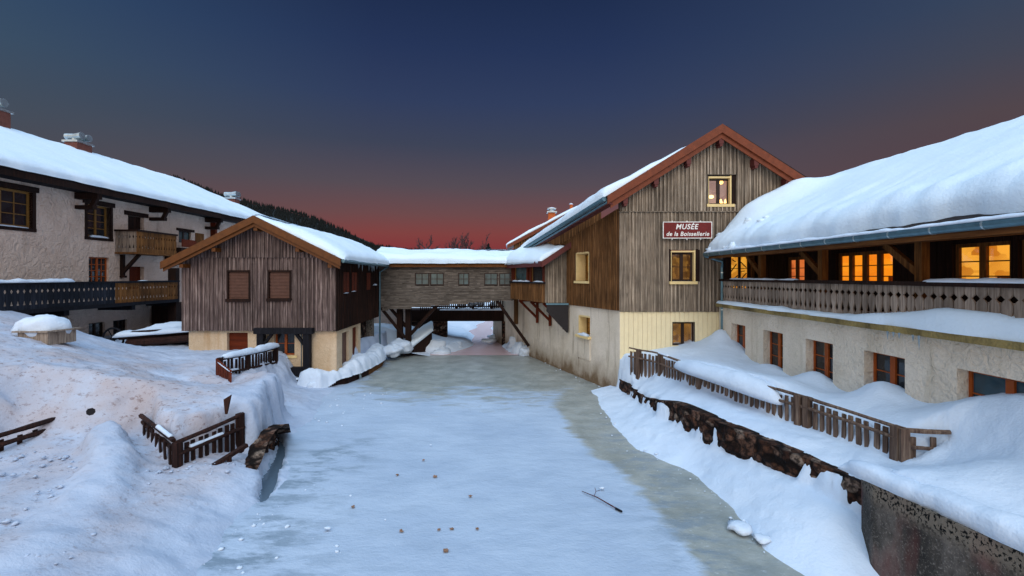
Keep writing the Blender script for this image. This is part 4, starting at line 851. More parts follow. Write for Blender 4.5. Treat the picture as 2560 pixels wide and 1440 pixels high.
mb.build('displayed_tools', M['black'], wg)
# things inside the lit rooms
mb = MB()
for k, (s_, w_, h_) in enumerate(((7.95, .1, .32), (8.2, .22, .22), (8.45, .08, .4), (8.7, .25, .2), (10.5, .3, .16), (10.75, .05, .36), (11.4, .2, .2), (11.85, .3, .12), (6.9, .3, .3), (7.3, .2, .2))): fbox(mb, fU, s_ - w_ / 2, s_ + w_ / 2, 3.87, 4.0 + h_, -.75, -.6)
mb.build('indoor_furniture', M['honey'], wg)
for s_ in (8.95, 11.75, 14.55, 6.1):
    mb = MB(); fbox(mb, fG, s_ - .08, s_ + .08, 3.24, 4.88, -.60, -.44); pst = mb.build('post', M['honey'], wg)
    mb = MB(); mb.beam(fG(s_ + .05, 4.25, -.52), fG(s_ + .85, 4.86, -.52), .10, .13); mb.build('brace', M['honey'], pst)
mb = MB(); fbox(mb, fG, 3.0, 16.2, 4.86, 5.02, -.62, -.42); mb.build('beam', M['beamx'], wg); mb = MB(); fbox(mb, fG, 3.0, 16.25, 4.80, 4.93, .44, .50); mb.build('eave_board', M['beamx'], wg)
for k in range(12):
    s_ = 4 + k * 1.05; mb = MB(); mb.beam(fG(s_, 4.88, .42), fG(s_, 5.6, -1.2), .09, .13); mb.build('rafter', M['dark'], wg)
ea, eb = fG(16.25, 4.98, .52), fG(3.0, 4.98, .52); ra, rb = fG(16.25, 7.12, -3.65), fG(3.0, 7.12, -3.65)
mb = MB(); slab(mb, ea, eb, rb, ra, .06); mb.build('roof', M['roof'], wg)
mb = MB(); slab(mb, fG(16.25, 4.9, -7.8), fG(3.0, 4.9, -7.8), rb + V((.005, 0, 0)), ra + V((.005, 0, 0)), .06); mb.build('roof', M['roof'], wg)
g0, g1 = fG(16.15, 4.955, .60), fG(3.0, 4.955, .60)
mb = MB(); mb.tube([g0, g0.lerp(g1, .5), g1], .075, 12); mb.build('gutter', M['zinc'], wg)
mb = MB()
for k in range(16): q = g0.lerp(g1, (k + .5) / 16); mb.tube([q + V((0, -.012, 0)), q + V((0, .012, 0))], .083, 12)
mb.build('gutter_clip', M['steel'], wg)
def ef(u):
    y = 16.25 - 13.25 * u; return (.015 + .045 * sm(12.6, 11.0, y) + .030 * sm(10.6, 8.8, y) + .01 * fb(y * .9, 3.3)) 
sheet('snow_cover', wg, ea + V((.02, 0, .01)), eb, rb + V((.25, 0, .12)), ra + V((.25, 0, .12)),   .52, 90, 26, (.30, .1, 0, .4), .02, 22, efn=ef,
      tfn=lambda u, v: .62 * (1 - sm(.0, .15, u)) * sm(.04, .3, v) * (1 - sm(.62, 1, v)) + .025 * math.sin(u * 75 + math.sin(u * 31) * 2) * (1 - sm(.05, .16, v)) * sm(.1, .2, u) + .05 * fb(u * 30, v * 3, 3, 3) * (1 - sm(.2, .6, v)), sag=.09)
sheet('snow_cover', wg, rb + V((.25, 0, .12)), ra + V((.25, 0, .12)), fG(16.25, 5.0, -7.8), fG(3.0, 5.0, -7.8), .52, 90, 8, (0, .4, .3, .1), .02, 22)
mb = MB(); snowbar(mb, [ea.lerp(eb, t) + V((-.04, 0, .03)) for t in (0.0, .2, .4, .6, .8, .99)], .22, .07, 9); mb.build('gutter_snow', M['ssmall'], wg, smooth=True)
rnd = random.Random(12); mb = MB()
for k in range(46):   # avalanche crumbs at the museum end of the roof
    u = rnd.uniform(0, .16); v = rnd.uniform(.0, .5) * (1 - u * 3); p = (ea * (1 - u) + eb * u) * (1 - v) + (ra * (1 - u) + rb * u) * v; r_ = rnd.uniform(.05, .16); mb.blob(p + V((-.02, 0, .12 + .38 * sm(0, .25, v))), r_ * 1.3, r_ * 1.4, r_, 8, 5, .3, k)
tag(mb.build('snow_crumbs', M['snow'], wg, smooth=True), kind='stuff')
mb = MB(); mb.tube([g0 + V((.0, .0, -.05)), (7.33, 16.02, 4.7), (7.36, 16.12, 4.5), (7.36, 16.12, .8)], .05, 10); dp = mb.build('downpipe', M['zinc'], wg)
mb = MB()
for z in (4.3, 3.0, 2.2): mb.tube([(7.36, 16.12, z), (7.36, 16.12, z + .04)], .058, 10)
mb.build('pipe_clip', M['steel'], dp)
icicles(wg, fG(9.0, 3.13, .16), fG(8.2, 3.13, .16), 5, 4, .3)

# ================================================================ timber barn on the left
bn = thing('timber_barn', 'low timber barn with brown gable trim and two closed roller shutters', 'building', (-9.6, 17.5, 1))
fN = Fr((0, 17.5), (1, 0), (0, -1)); sh = [(-10.82, -9.93, 3.26, 4.42), (-9.27, -8.38, 3.28, 4.42)]
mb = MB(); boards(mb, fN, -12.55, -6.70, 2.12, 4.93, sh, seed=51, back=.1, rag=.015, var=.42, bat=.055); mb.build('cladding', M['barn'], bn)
gt = lambda s: 6.22 - .535 * abs(s + 9.58)
mb = MB(); boards(mb, fN, -12.5, -6.72, 4.90, gt, [], wmin=.09, wmax=.16, d=.05, brk=(-9.58,), seed=52, back=.15, rag=.012, var=.42); mb.build('gable_cladding', M['barn'], bn)
for q in sh:
    mb = MB(); n_ = 18; dz_ = (q[3] - q[2] - .16) / n_
    for k in range(n_): z = q[2] + .08 + k * dz_; mb.cur = 1; fbox(mb, fN, q[0] + .07, q[1] - .07, z, z + dz_ * .66, -.04, .01)
    fbox(mb, fN, q[0] + .07, q[1] - .07, q[2], q[3], -.06, -.045); s_ = mb.build('roller_shutter', M['shutter'], bn)
    mb = MB(); fbox(mb, fN, q[0], q[0] + .06, q[2], q[3], -.08, .07); fbox(mb, fN, q[1] - .06, q[1], q[2], q[3], -.08, .07); fbox(mb, fN, q[0] + .06, q[1] - .06, q[3] - .07, q[3], -.08, .09); fbox(mb, fN, q[0] - .02, q[1] + .02, q[2] - .04, q[2] + .07, -.08, .12); mb.build('shutter_frame', M['dark'], s_)
fP = Fr((0, 17.62), (1, 0), (0, -1)); dr = (-10.92, -10.12, .9, 2.03); bw = (-9.12, -8.33, 1.16, 2.04)
mb = MB(); wall_holes(mb, fP, -12.38, -6.72, 0.2, 2.12, [dr, bw], .25); mb.build('base_wall', M['bplaster'], bn)
mb = MB(); boards(mb, fP, dr[0], dr[1], dr[2], dr[3], [], wmin=.7, wmax=.9, bat=0, d=-.18, back=.05); mb.build('door', M['door'], bn)
window(bn, fP, bw[0], bw[1], bw[2], bw[3], -.14, 2, 2, fm='oframe', gm='glass', fw=.06, mid=.09, sill=(.04, 'cream'))
mb = MB()
fbox(mb, fN, -9.60, -9.36, .5, 2.14, .0, .22); fbox(mb, fN, -7.86, -7.62, .32, 2.14, .0, .22); fbox(mb, fN, -9.7, -7.5, 2.02, 2.24, .02, .26)
fbox(mb, fN, -9.5, -7.7, .42, .74, -.1, .12); fbox(mb, fN, -9.25, -7.3, .06, .30, -.1, .20)
for s_, dd in ((-9.36, 1), (-7.86, -1)): mb.beam(fN(s_, 1.62, .12), fN(s_ + dd * .3, 2.03, .12), .10, .10)
mb.build('sluice_frame', M['black'], bn)
mb = MB(); snowbar(mb, [fN(-9.2, .30, .12), fN(-7.5, .30, .12)], .2, .07, 4); mb.build('snow_strip', M['ssmall'], bn, smooth=True); mb = MB(); snowbar(mb, [fN(-8.72, 1.10, .0), fN(-8.52, 1.10, 0)], .12, .1, 5); mb.build('snow_strip', M['ssmall'], bn, smooth=True)
mb = MB()
for s_ in (-8.05, -7.97): mb.tube([fP(s_, .6, .05), fP(s_ + .0, 1.98, .05), fP(s_ - .03, 2.02, .1)], .014, 6)
mb.build('sluice_rod', M['zinc'], bn)
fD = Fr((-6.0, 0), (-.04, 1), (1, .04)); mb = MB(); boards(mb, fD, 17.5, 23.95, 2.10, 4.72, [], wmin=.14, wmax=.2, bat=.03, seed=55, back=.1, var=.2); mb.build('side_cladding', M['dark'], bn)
mb = MB(); sd_ = [(18.35, 19.2, .6, 1.92), (19.7, 20.5, .6, 1.98)]; wall_holes(mb, Fr((-6.04, 0), (-.04, 1), (1, .04)), 17.62, 20.9, .1, 2.12, sd_, .2); mb.build('side_base_wall', M['bplaster'], bn)
for q, m_ in zip(sd_, ('shutter', 'door')): mb = MB(); fbox(mb, fD, q[0], q[1], q[2], q[3], -.22, -.14); mb.build('side_door', M[m_], bn)
mb = MB(); fbox(mb, fD, 20.9, 23.9, -.2, 2.1, -.6, -.35); mb.build('stone_base', M['stone'], bn)
mb = MB(); fbox(mb, fD, 22.9, 23.3, -.2, 2.1, -.34, -.05); mb.build('concrete_pier', M['concrete'], bn)
for q in ((18.2, 18.9), (19.3, 20.0), (21.6, 22.2)):
    mb = MB(); fbox(mb, fD, q[0], q[1], 3.55, 4.35, .03, .07); mb.build('side_shutter', M['door'], bn)
mb = MB(); snowbar(mb, [fD(18.2, 3.52, .08), fD(18.8, 3.52, .08)], .08, .03, 6); mb.build('snow_strip', M['ssmall'], bn, smooth=True); mb = MB(); snowbar(mb, [fD(19.2, 3.55, .08), fD(19.8, 3.55, .08)], .08, .04, 7); mb.build('snow_strip', M['ssmall'], bn, smooth=True); mb = MB(); snowbar(mb, [fD(22.6, 3.75, .1), fD(23.2, 3.75, .1)], .2, .13, 8); mb.build('snow_strip', M['ssmall'], bn, smooth=True)
mb = MB(); mb.box(-9.5, -6.25, 26.9, 27.2, -.3, 2.9); mb.build('rear_wall', M['hplaster'], bn)
xc = -9.5; zA = 6.40; sl_ = .525
L0, Rr = (xc - 3.42, 4.70), (xc + 3.2, 4.82)
mb = MB(); slab(mb, (L0[0], 16.95, L0[1]), (L0[0], 24.2, L0[1]), (xc, 24.2, zA - .2), (xc, 16.95, zA), .09); mb.build('roof', M['roof'], bn)
mb = MB(); slab(mb, (Rr[0], 16.95, Rr[1]), (Rr[0] - .15, 24.2, Rr[1]), (xc + .004, 24.2, zA - .2), (xc + .004, 16.95, zA), .09); mb.build('roof', M['roof'], bn)
mb = MB(); barge(mb, (L0[0], 0, L0[1] + .02), (xc, 0, zA + .03), 16.88, 16.94, .27); barge(mb, (xc, 0, zA + .03), (Rr[0], 0, Rr[1] + .02), 16.88, 16.94, .27)
barge(mb, (L0[0] + .05, 0, L0[1] - .17), (xc, 0, zA - .2), 16.955, 17.0, .17); barge(mb, (xc, 0, zA - .2), (Rr[0] - .05, 0, Rr[1] - .19), 16.955, 17.0, .17); mb.build('bargeboard', M['barge'], bn)
mb = MB(); barge(mb, (L0[0] + .05, 0, L0[1] - .12), (xc, 0, zA - .12), 17.01, 17.48, .05); barge(mb, (xc, 0, zA - .12), (Rr[0] - .05, 0, Rr[1] - .12), 17.01, 17.48, .05); mb.build('soffit', M['dark'], bn)
for x in (xc, xc - 1.55, xc + 1.55, xc + 2.75, xc - 2.75): z = zA - .5 * abs(x - xc) - .38; mb = MB(); mb.box(x - .07, x + .07, 17.02, 17.5, z - .14, z); mb.build('rafter_bracket', M['barge'], bn)
sheet('snow_cover', bn, (Rr[0] + .04, 17.0, Rr[1]), (Rr[0] - .1, 24.0, Rr[1]), (xc, 24.2, zA - .2), (xc, 17.0, zA), .32, 26, 14, (.28, .2, 0, .5), .08, 51, tfn=lambda u, v: .10 * sm(.1, .5, u) * math.sin(v * 3.1) - .24 * sm(.55, 1, v), sag=.08)
sheet('snow_cover', bn, (L0[0], 17.0, L0[1]), (L0[0], 24.0, L0[1]), (xc, 24.2, zA - .2), (xc, 17.0, zA), .14, 14, 12, (.2, .2, 0, .5), .08, 52, sag=.03)
ga, gb = V((Rr[0] + .06, 16.98, Rr[1] - .06)), V((Rr[0] - .1, 24.2, Rr[1] - .10)); mb = MB(); mb.tube([ga, gb], .07, 10); mb.build('gutter', M['zinc'], bn)
icicles(bn, ga.lerp(gb, .25), ga.lerp(gb, .8), 12, 9, .4)
mb = MB(); mb.tube([gb + V((0, -.3, 0)), (-6.85, 23.85, 4.4), (-6.85, 23.85, .5)], .045, 8); mb.build('downpipe', M['zinc'], bn)

# ================================================================ covered footway between barn and museum
br = thing('covered_bridge', 'shingled covered walkway with small windows spanning the frozen river', 'covered bridge', (-3.5, 24, 2.6))
fC = Fr((0, 24.0), (1, 0), (0, -1)); pm = 24.0 / F; cx_ = lambda px: (px - CX) * pm
wb = [(cx_(1038), cx_(1073), 3.72, 4.36), (cx_(1076), cx_(1110), 3.72, 4.36), (cx_(1146), cx_(1173), 3.72, 4.36), (cx_(1211), cx_(1244), 3.72, 4.36), (cx_(1248), cx_(1276), 3.72, 4.36)]
zbt = lambda x: 2.42 + .58 * sm(-6.95, -.1, x) * 1.0 if False else 2.42 + .57 * ((x + 6.95) / 6.9) ** .9 if x > -6.95 else 2.42
mb = MB(); rnd = random.Random(61); z = 2.40; row = 0
while z < 4.68:
    x = -6.98 + rnd.uniform(-.1, 0)
    while x < .02:
        w_ = rnd.uniform(.12, .5); a, b = max(x, -6.98), min(x + w_, .04); x += w_ + .004; m = (a + b) / 2
        if z + .085 < zbt(m) or b - a < .02: continue
        skip_ = False
        for q in wb:
            if q[2] - .05 < z + .03 < q[3] + .02:
                if a < q[1] and b > q[0]:
                    if a < q[0] - .03: b = q[0]
                    elif b > q[1] + .03: a = q[1]
                    else: skip_ = True
        if skip_: continue
        mb.cur = rnd.uniform(.86, 1.12) * (.9 if row % 2 else 1.05); dz0 = rnd.uniform(0, .008)
        mb.hexa([(a, 24 - .05 - dz0, z), (b, 24 - .05 - dz0, z), (b, 24.02, z), (a, 24.02, z), (a, 24 - .012, z + .10), (b, 24 - .012, z + .10), (b, 24.02, z + .10), (a, 24.02, z + .10)])
    z += .085; row += 1
mb.build('shingle_wall', M['siding'], br)
mb = MB()
for x0, x1 in ((-6.98, wb[0][0]), (wb[1][1], wb[2][0]), (wb[2][1], wb[3][0])): mb.box(x0, x1, 24.025, 24.1, 3.0, 4.7)
mb.box(-6.98, .0, 24.025, 24.1, 3.02, 3.72); mb.box(-6.98, 0, 24.025, 24.1, 4.36, 4.7); mb.box(-6.98, .1, 24.1, 26.4, 2.95, 3.03); mb.box(-6.98, .1, 26.4, 26.5, 2.95, 4.7); mb.build('inner_wall', M['dark'], br)
for q in wb: window(br, fC, q[0] - .01, q[1] + .01, q[2], q[3] + .01, .05, 2, 2, fm='frame', gm='glassg', fw=.055, mid=.03)
for i, (x0, y0, z0, x1, y1, z1) in enumerate(((cx_(1105), 24.1, 2.95, cx_(1012), 24.6, .9), (cx_(1240), 24.1, 2.98, cx_(1322), 24.0, .55), (cx_(952), 24.0, 2.55, cx_(1006), 24.6, .9), (cx_(968), 24.3, 2.6, cx_(1012), 24.9, 1.3))):
    mb = MB(); mb.beam((x0, y0, z0), (x1, y1, z1), .15, .15); mb.build('strut', M['dark'], br)
for x in (-6.0, -5.55): mb = MB(); mb.box(x - .14, x + .14, 24.5, 24.8, -.3, 2.95); mb.build('post', M['dark'], br)
mb = MB(); mb.box(-6.98, .1, 23.72, 23.76, 4.66, 4.82); mb.build('eave_board', M['beamx'], br)
mb = MB(); slab(mb, (-7.0, 23.68, 4.86), (-.02, 23.68, 4.86), (.4, 25.3, 5.25), (-7.2, 25.3, 5.25), .05); slab(mb, (-7.0, 27.0, 4.86), (.3, 27.0, 4.86), (.3, 25.3, 5.246), (-7.2, 25.3, 5.246), .05); mb.build('roof', M['roof'], br)
sheet('snow_cover', br, (-7.15, 23.62, 4.86), (.05, 23.62, 4.86), (.5, 25.3, 5.28), (-7.3, 25.3, 5.28), .40, 44, 8, (.3, .08, 0, .06), .07, 61, tfn=lambda u, v: .10 * (1 - sm(0, .25, u)) - .05 * sm(.5, .9, u), sag=.06)
sheet('snow_cover', br, (.5, 27.0, 4.9), (-7.2, 27.0, 4.9), (-7.3, 25.3, 5.28), (.5, 25.3, 5.28), .40, 20, 6, (.3, .1, 0, .1), .06, 62)

# ================================================================ footbridge, abutments behind
fbg = thing('footbridge', 'dark footbridge with picket railing and snow seen under the covered walkway', 'bridge', (-1.5, 28, 1.5)); k28 = 28 / F
mb = MB(); mb.box(-6.6, .45, 28.0, 28.3, 1.45, 2.02); mb.build('girder', M['dark'], fbg); mb = MB(); mb.box(-6.6, .6, 28.0, 30.0, 2.021, 2.12); mb.build('deck', M['dark'], fbg)
mb = MB(); x = -5.6
while x < .5: mb.box(x, x + .065, 28.02, 28.06, 2.12, 3.15); x += .125
mb.build('railing', M['dark'], fbg)
mb = MB(); mb.box(-5.7, .5, 28.0, 28.09, 2.30, 2.38); mb.box(-5.7, .5, 28.0, 28.09, 3.151, 3.24); mb.build('rail', M['dark'], fbg)
for x in (-4.6, -3.4, -2.35, -1.25, -.2): mb = MB(); mb.box(x - .07, x + .07, 27.9, 27.99, 2.0, 2.40); mb.build('bracket', M['dark'], fbg)
mb = MB(); snowbar(mb, [(-4.4, 27.97, 2.12), (0.3, 27.97, 2.12)], .2, .13, 3); mb.build('snow_strip', M['ssmall'], fbg, smooth=True)
mb = MB(); rnd = random.Random(8)
for k in range(16): x = rnd.uniform(-3.2, -1.2); mb.blob((x, 28.1, 2.3 + rnd.uniform(0, .5)), .22, .08, .2, 8, 6, .3, k)
mb.build('snow_clump', M['ssmall'], fbg, smooth=True)
ab = MB(); ab.box(-7.6, -3.95, 27.8, 28.25, -.3, 1.45); o = ab.build('stone_abutment', M['stone']); tag(o, 'dark stone pier left of the river opening under the footbridge', 'stone pier', 'footbridge piers')
ab = MB(); ab.box(-.62, .25, 27.8, 28.25, -.3, 1.45); o = ab.build('stone_abutment', M['stone']); tag(o, 'dark stone pier right of the river opening under the footbridge', 'stone pier', 'footbridge piers')
# sloping plank gate with snow, below the walkway
lg = thing('plank_ramp', 'dark plank ramp capped with snow under the covered walkway', 'ramp', (-4.8, 24.9, 0)); a, b = P(1030, 885, 24.4), P(1078, 830, 25.6)
mb = MB(); mb.hexa([(a.x, a.y, -.2), (b.x, b.y, -.2), (b.x, b.y + .3, -.2), (a.x, a.y + .3, -.2), (a.x, a.y, .35), (b.x, b.y, 1.15), (b.x, b.y + .3, 1.15), (a.x, a.y + .3, .35)]); mb.build('plank_side', M['dark'], lg)
sheet('snow_cover', lg, (a.x - .1, a.y - .05, .33), (b.x + .1, b.y, 1.17), (b.x - .1, b.y + 1.2, 1.5), (a.x - .4, a.y + 1.2, .7), .22, 8, 6, (.2, .2, .1, .15), .15, 71)
lumps('snow_mound', [P(1000, 868, 24.0), P(980, 876, 23.0)], [.66, .5], 'ssmall', None, 5, .62)['kind'] = 'structure'
lumps('snow_mound', [(-3.3, 26.9, .0), (-3.9, 25.2, -.1), (-4.3, 25.9, .1)], [.45, .55, .7], 'ssmall', None, 15, .8)['kind'] = 'structure'
lumps('snow_mound', [P(1222, 852, 28.5), P(1240, 842, 30)], [.42, .5], 'ssmall', None, 55, .35)['kind'] = 'structure'
lumps('snow_mound', [(.35, 26.6, .2), (.45, 25.2, .1), (.1, 27.2, .1), (.75, 24.6, .1), (.6, 27, .6)], [.65, .5, .4, .4, .5], 'ssmall', None, 25, 1.0)['kind'] = 'structure'
mb = MB(); fbox(mb, fR, RS(24.0), RS(30), -.3, 2.9, -.3, -.03); o = mb.build('rear_base_wall', M['mplaster'], mus)

# ================================================================ plank retaining edge with thick snow, by the barn
pw = thing('planter_wall', 'low plank retaining edge under a thick snow pillow beside the barn', 'retaining wall', (-6.6, 19, 0))
pl = [V((-7.05, 17.05, 0)), V((-6.42, 18.0, 0)), V((-6.1, 19.6, 0)), V((-6.08, 21.5, 0)), V((-6.4, 23.2, 0))]
for i, (a, b) in enumerate(zip(pl[:-1], pl[1:])): mb = MB(); mb.cur = .8 + .15 * i; mb.hexa([a - V((0, 0, .3)), b - V((0, 0, .3)), b + V((-.12, 0, -.3)), a + V((-.12, 0, -.3)), a + V((0, 0, .34)), b + V((0, 0, .34)), b + V((-.12, 0, .34)), a + V((-.12, 0, .34))]); mb.build('plank', M['fdark' if i < 2 else 'honey'], pw)
PG = [(-8.0, 16.95), (-7.6, 16.85), (-7.0, 16.85), (-6.35, 17.95), (-6.02, 19.6), (-6.0, 21.5), (-6.28, 23.3), (-7.1, 23.3), (-7.0, 17.75), (-7.7, 17.5)]
X, Y = np.meshgrid(np.arange(-8.3, -5.9, .05), np.arange(16.6, 23.6, .06)); n1 = npnoise(X, Y, 1.1, 14); n2 = npnoise(X, Y, 4.2, 15, 2)
sd = sdist(X, Y, PG) + .07 * n1 + .03 * n2; t_ = np.clip(sd / .42, 0, 1); prof = np.sqrt(np.clip(1 - (1 - t_) ** 2, 0, 1))
Z = .26 + (.50 + .16 * n1 + .05 * n2 - .14 * np.exp(-((Y - 18.0) / .35) ** 2) + .10 * smn(21.5, 19, Y) * smn(18.4, 19.3, Y)) * prof - .25 * smn(.12, 0, sd) * smn(17.6, 16.9, Y)
o = grid('snow_cover', X, Y, Z, 'ssmall', {}, keep=sd > 0); del o['kind']; o.parent = pw; o.location = (6.6, -19, 0)
lumps('snow_clump', [(-7.32, 16.98, .08)], [.26], 'ssmall', pw, 35, .9)
rk = MB(); rk.beam((-6.2, 18.7, .35), (-6.18, 18.75, -.02), .04, .10); rk.build('iron_hook', M['steel'], pw)

# ================================================================ retaining walls on the right bank
def ribbon(name, line, z0, z1, mat, label, cat, amp=.1, seed=0, thick=.3, n=90, m=12, top=None):
    P2 = [V((a, b, 0)) for a, b in line]; cum = [0]
    for a, b in zip(P2[:-1], P2[1:]): cum.append(cum[-1] + (b - a).length)
    vs = []; L = cum[-1]
    for i in range(n + 1):
        s_ = L * i / n
        for q in range(len(P2) - 1):
            if s_ <= cum[q + 1] + 1e-6: t = (s_ - cum[q]) / (cum[q + 1] - cum[q]); p = P2[q].lerp(P2[q + 1], t); d = (P2[q + 1] - P2[q]).normalized(); break
        x = V((-d.y, d.x, 0)); zt = z1(i / n) if callable(z1) else z1
        for j in range(m + 1):
            z = z0 + (zt - z0) * j / m; e = amp * (.7 * NZ.noise(V((p.x * 2.8, p.y * 2.8, z * 4.5 + seed))) + .5 * NZ.noise(V((p.x * 8, p.y * 8, z * 9)))) if amp else 0
            vs.append(p - x * e + V((0, 0, z)))
        vs.append(p + x * (-thick) * -1 + V((0, 0, zt)))
    k = m + 2; mb = MB(); mb.add(vs, [(i * k + j, (i + 1) * k + j, (i + 1) * k + j + 1, i * k + j + 1) for i in range(n) for j in range(k - 1)] + [tuple(range(k)), tuple(range(n * k + k - 1, n * k - 1, -1))])
    o = mb.build(name, M[mat]); return tag(o, label, cat)
wl = [(3.80, 16.3), (3.88, 15.6), (3.93, 14.2), (4.06, 12.6), (4.24, 11.2), (4.62, 9.75), (4.98, 8.5), (5.30, 7.55), (5.47, 6.95)]
ribbon('stone_retaining_wall', wl, -.1, lambda t: .55 + .45 * sm(.2, .55, t), 'stone', 'dark rubble stone wall along the right bank under snow', 'stone wall', .085, 3, .3, 140, 14)
ribbon('concrete_wall', [(5.24, 6.9), (5.03, 6.45), (5.22, 5.3), (5.40, 4.6), (5.66, 3.0)], -.3, 1.30, 'concrete', 'stained concrete wall with black lichen in the lower right corner under snow', 'concrete wall', .012, 5, .35, 60, 10)
ribbon('stone_quay_wall', [(-5.45, 9.35), (-5.62, 9.9), (-5.70, 10.5), (-5.72, 11.1), (-5.95, 11.7), (-6.3, 12.3)][::-1], -.1, lambda t: .12 + .55 * sm(.15, .5, t) - .32 * sm(.6, 1, t), 'stone', 'reddish stone quay wall below the left snow bank', 'stone wall', .12, 8, .3, 50, 10)

# ================================================================ fences
fz = lambda s: .85 + .40 * sm(0, 3, s); fr_ = fence('picket_fence', 'long grey picket fence along the right bank, half buried in snow', FEN, lambda s: 1.0 + .3 * sm(0, 9, s), lambda s: 1.74, [.42, 1.45, 3.6, 6.62, 6.80, 8.6], 'post', .16, (1.0, .60), .86, .033, .13, 4, zin=.4)
fence('picket_fence', 'short return of the grey fence sinking into the drift on the right', [(6.30, 7.43), (6.95, 7.3)], lambda s: 1.3, lambda s: 1.72, [.02], 'post', .3, (1.0, .35), .75, .04, .13, 6, zin=.3)
fence('rail_fence', 'dark broken fence section nearest the middle of the left snow bank', [(-6.50, 8.90), (-6.32, 9.5), (-6.05, 10.35)], lambda s: .50, lambda s: .97 + .13 * s / 1.6, [.03, 1.45], 'fdark', .15, (1.0, .52), .80, .045, .13, 7, zin=.3)
fence('rail_fence', 'dark fence stub running back from the corner post on the left bank', [(-6.58, 8.95), (-8.15, 10.1)], lambda s: .55 + .15 * s, lambda s: 1.0 + .07 * s, [], 'fdark', .26, (1.0, .50), .75, .045, .13, 8, zin=.2)
fence('rail_fence', 'dark two rail fence at the left edge half buried in snow', [(-10.0, 8.1), (-9.75, 9.0), (-9.7, 9.95)], lambda s: .85, lambda s: 1.12 + .03 * s, [.35], 'fdark', .3, (1.0, .45), .7, .05, .15, 9, zin=.3)
fence('picket_fence', 'dark picket fence capped with snow left of the sluice', [(-8.75, 13.75), (-8.62, 15.4), (-8.65, 16.9)], lambda s: 1.0 - .3 * s / 3, lambda s: 1.72 - .05 * s, [.02, 1.3, 3.1], 'fdark', .17, (.97, .4), .92, .035, .12, 10, zin=.4)
mb = MB(); snowbar(mb, [(-8.74, 13.9, 1.72), (-8.62, 15.4, 1.64), (-8.66, 17.0, 1.62)], .30, .20, 11); tag(mb.build('snow_ridge', M['ssmall'], smooth=True), kind='structure')
pf = thing('plank_fence', 'reddish board fence piece beside the snow-capped pickets', 'fence', (-8.7, 13.7, 1.2)); rnd = random.Random(5)
for i in range(9): t = i / 9; a = V((-8.78, 13.68, 0)).lerp(V((-7.75, 12.75, 0)), t); mb = MB(); mb.cur = rnd.uniform(.8, 1.3); mb.beam((a.x, a.y, .9), (a.x, a.y, 1.74 - .18 * t), .115, .03, up=V((.7, .7, 0))); mb.build('board', M['door'], pf)
mb = MB(); snowbar(mb, [(-8.7, 13.6, 1.66), (-7.8, 12.8, 1.52)], .06, .03, 12); mb.build('snow_strip', M['ssmall'], pf, smooth=True)
mb = MB(); q = G(562, 1030, 1.25); mb.prism([(q.x, q.y, 1.2), (q.x + .04, q.y, 1.2), (q.x + .13, q.y, 1.62), (q.x - .03, q.y, 1.52)], (0, .04, 0)); tag(mb.build('board_stub', M['fdark']), 'small dark pointed board sticking out of the snow near the left fence', 'board')
mb = MB(); mb.beam((-5.95, 9.15, .42), (-5.62, 9.75, .62), .1, .07); mb.beam((-5.78, 9.4, .3), (-5.78, 9.4, .52), .08, .05); tag(mb.build('fallen_rail', M['fdark']), 'broken dark rail lying in the snow below the left fence', 'rail')
mb = MB(); p = G(225, 1030, 1.66); mb.tube([p + V((-.12, .1, .0)), p + V((.06, -.05, .02))], [.03, .07], 8); tag(mb.build('drain_pipe', M['slate']), 'dark pipe end poking out of the snow mound on the left', 'pipe')

# ================================================================ left house
hs_ = thing('farmhouse', 'long pale plastered farmhouse with wooden balconies under a snow roof', 'house', (-18, 24, 1.5))
fH = Fr((-18.0, 0), (-.013, 1), (1, .013)); HY = lambda px: 20700 / (1265. - px)
hz = [(15.4, HY(80), 6.0, 7.38), (HY(218), HY(275), 5.9, 7.32), (HY(320), HY(360), 5.3, 7.10), (HY(447), HY(478), 6.05, 6.70), (HY(222), HY(272), 3.85, 5.03), (HY(323), HY(360), 3.3, 4.66), (HY(222), HY(262), .9, 2.15), (HY(283), HY(318), .9, 2.15), (HY(136), HY(170), .9, 2.6)]
mb = MB(); wall_holes(mb, fH, 12.5, 33.6, .5, 8.0, hz, .32); mb.build('wall', M['hplaster'], hs_)
window(hs_, fH, *hz[0], -.10, 2, 3, 2, 'mframe', 'glass', .09, .03); window(hs_, fH, *hz[1], -.16, 2, 4, 1, 'mframe', 'glass', .09, .03); window(hs_, fH, *hz[4], -.10, 2, 4, 2, 'oframe', 'glass', .06, .03)
window(hs_, fH, *hz[3], -.1, 2, 1, 1, 'frame', 'glassg', .05, .03)
window(hs_, fH, *hz[6], -.1, 2, 3, 1, 'frame', 'glass', .05, .03); window(hs_, fH, *hz[7], -.1, 2, 3, 1, 'frame', 'glass', .05, .03)
for q in (hz[2], hz[5]): mb = MB(); boards(mb, fH, q[0], q[1], q[2], q[3], [], d=-.22, back=.04, bat=0); mb.build('door', M['door' if q is hz[5] else 'dark'], hs_)
mb = MB(); fbox(mb, fH, hz[8][0], hz[8][1], .9, 2.6, -.3, -.28); mb.build('doorway', M['black'], hs_)
for k, q in enumerate(hz[:4]):
    mb = MB(); w_ = .22 if k < 3 else .2; fbox(mb, fH, q[0] - w_, q[1] + w_, q[3], q[3] + (.2 if k < 3 else .14), -.1, .06); mb.build('lintel', M['dark'], hs_)
    if k < 2: mb = MB(); fbox(mb, fH, q[1], q[1] + .13, q[2], q[3] - .005, -.3, .03); fbox(mb, fH, q[0] - .13, q[1] + .13, q[2] - .13, q[2], -.1, .05); fbox(mb, fH, q[0] - .12, q[0], q[2], q[3] - .005, -.3, .03); mb.build('window_surround', M['dark'], hs_)
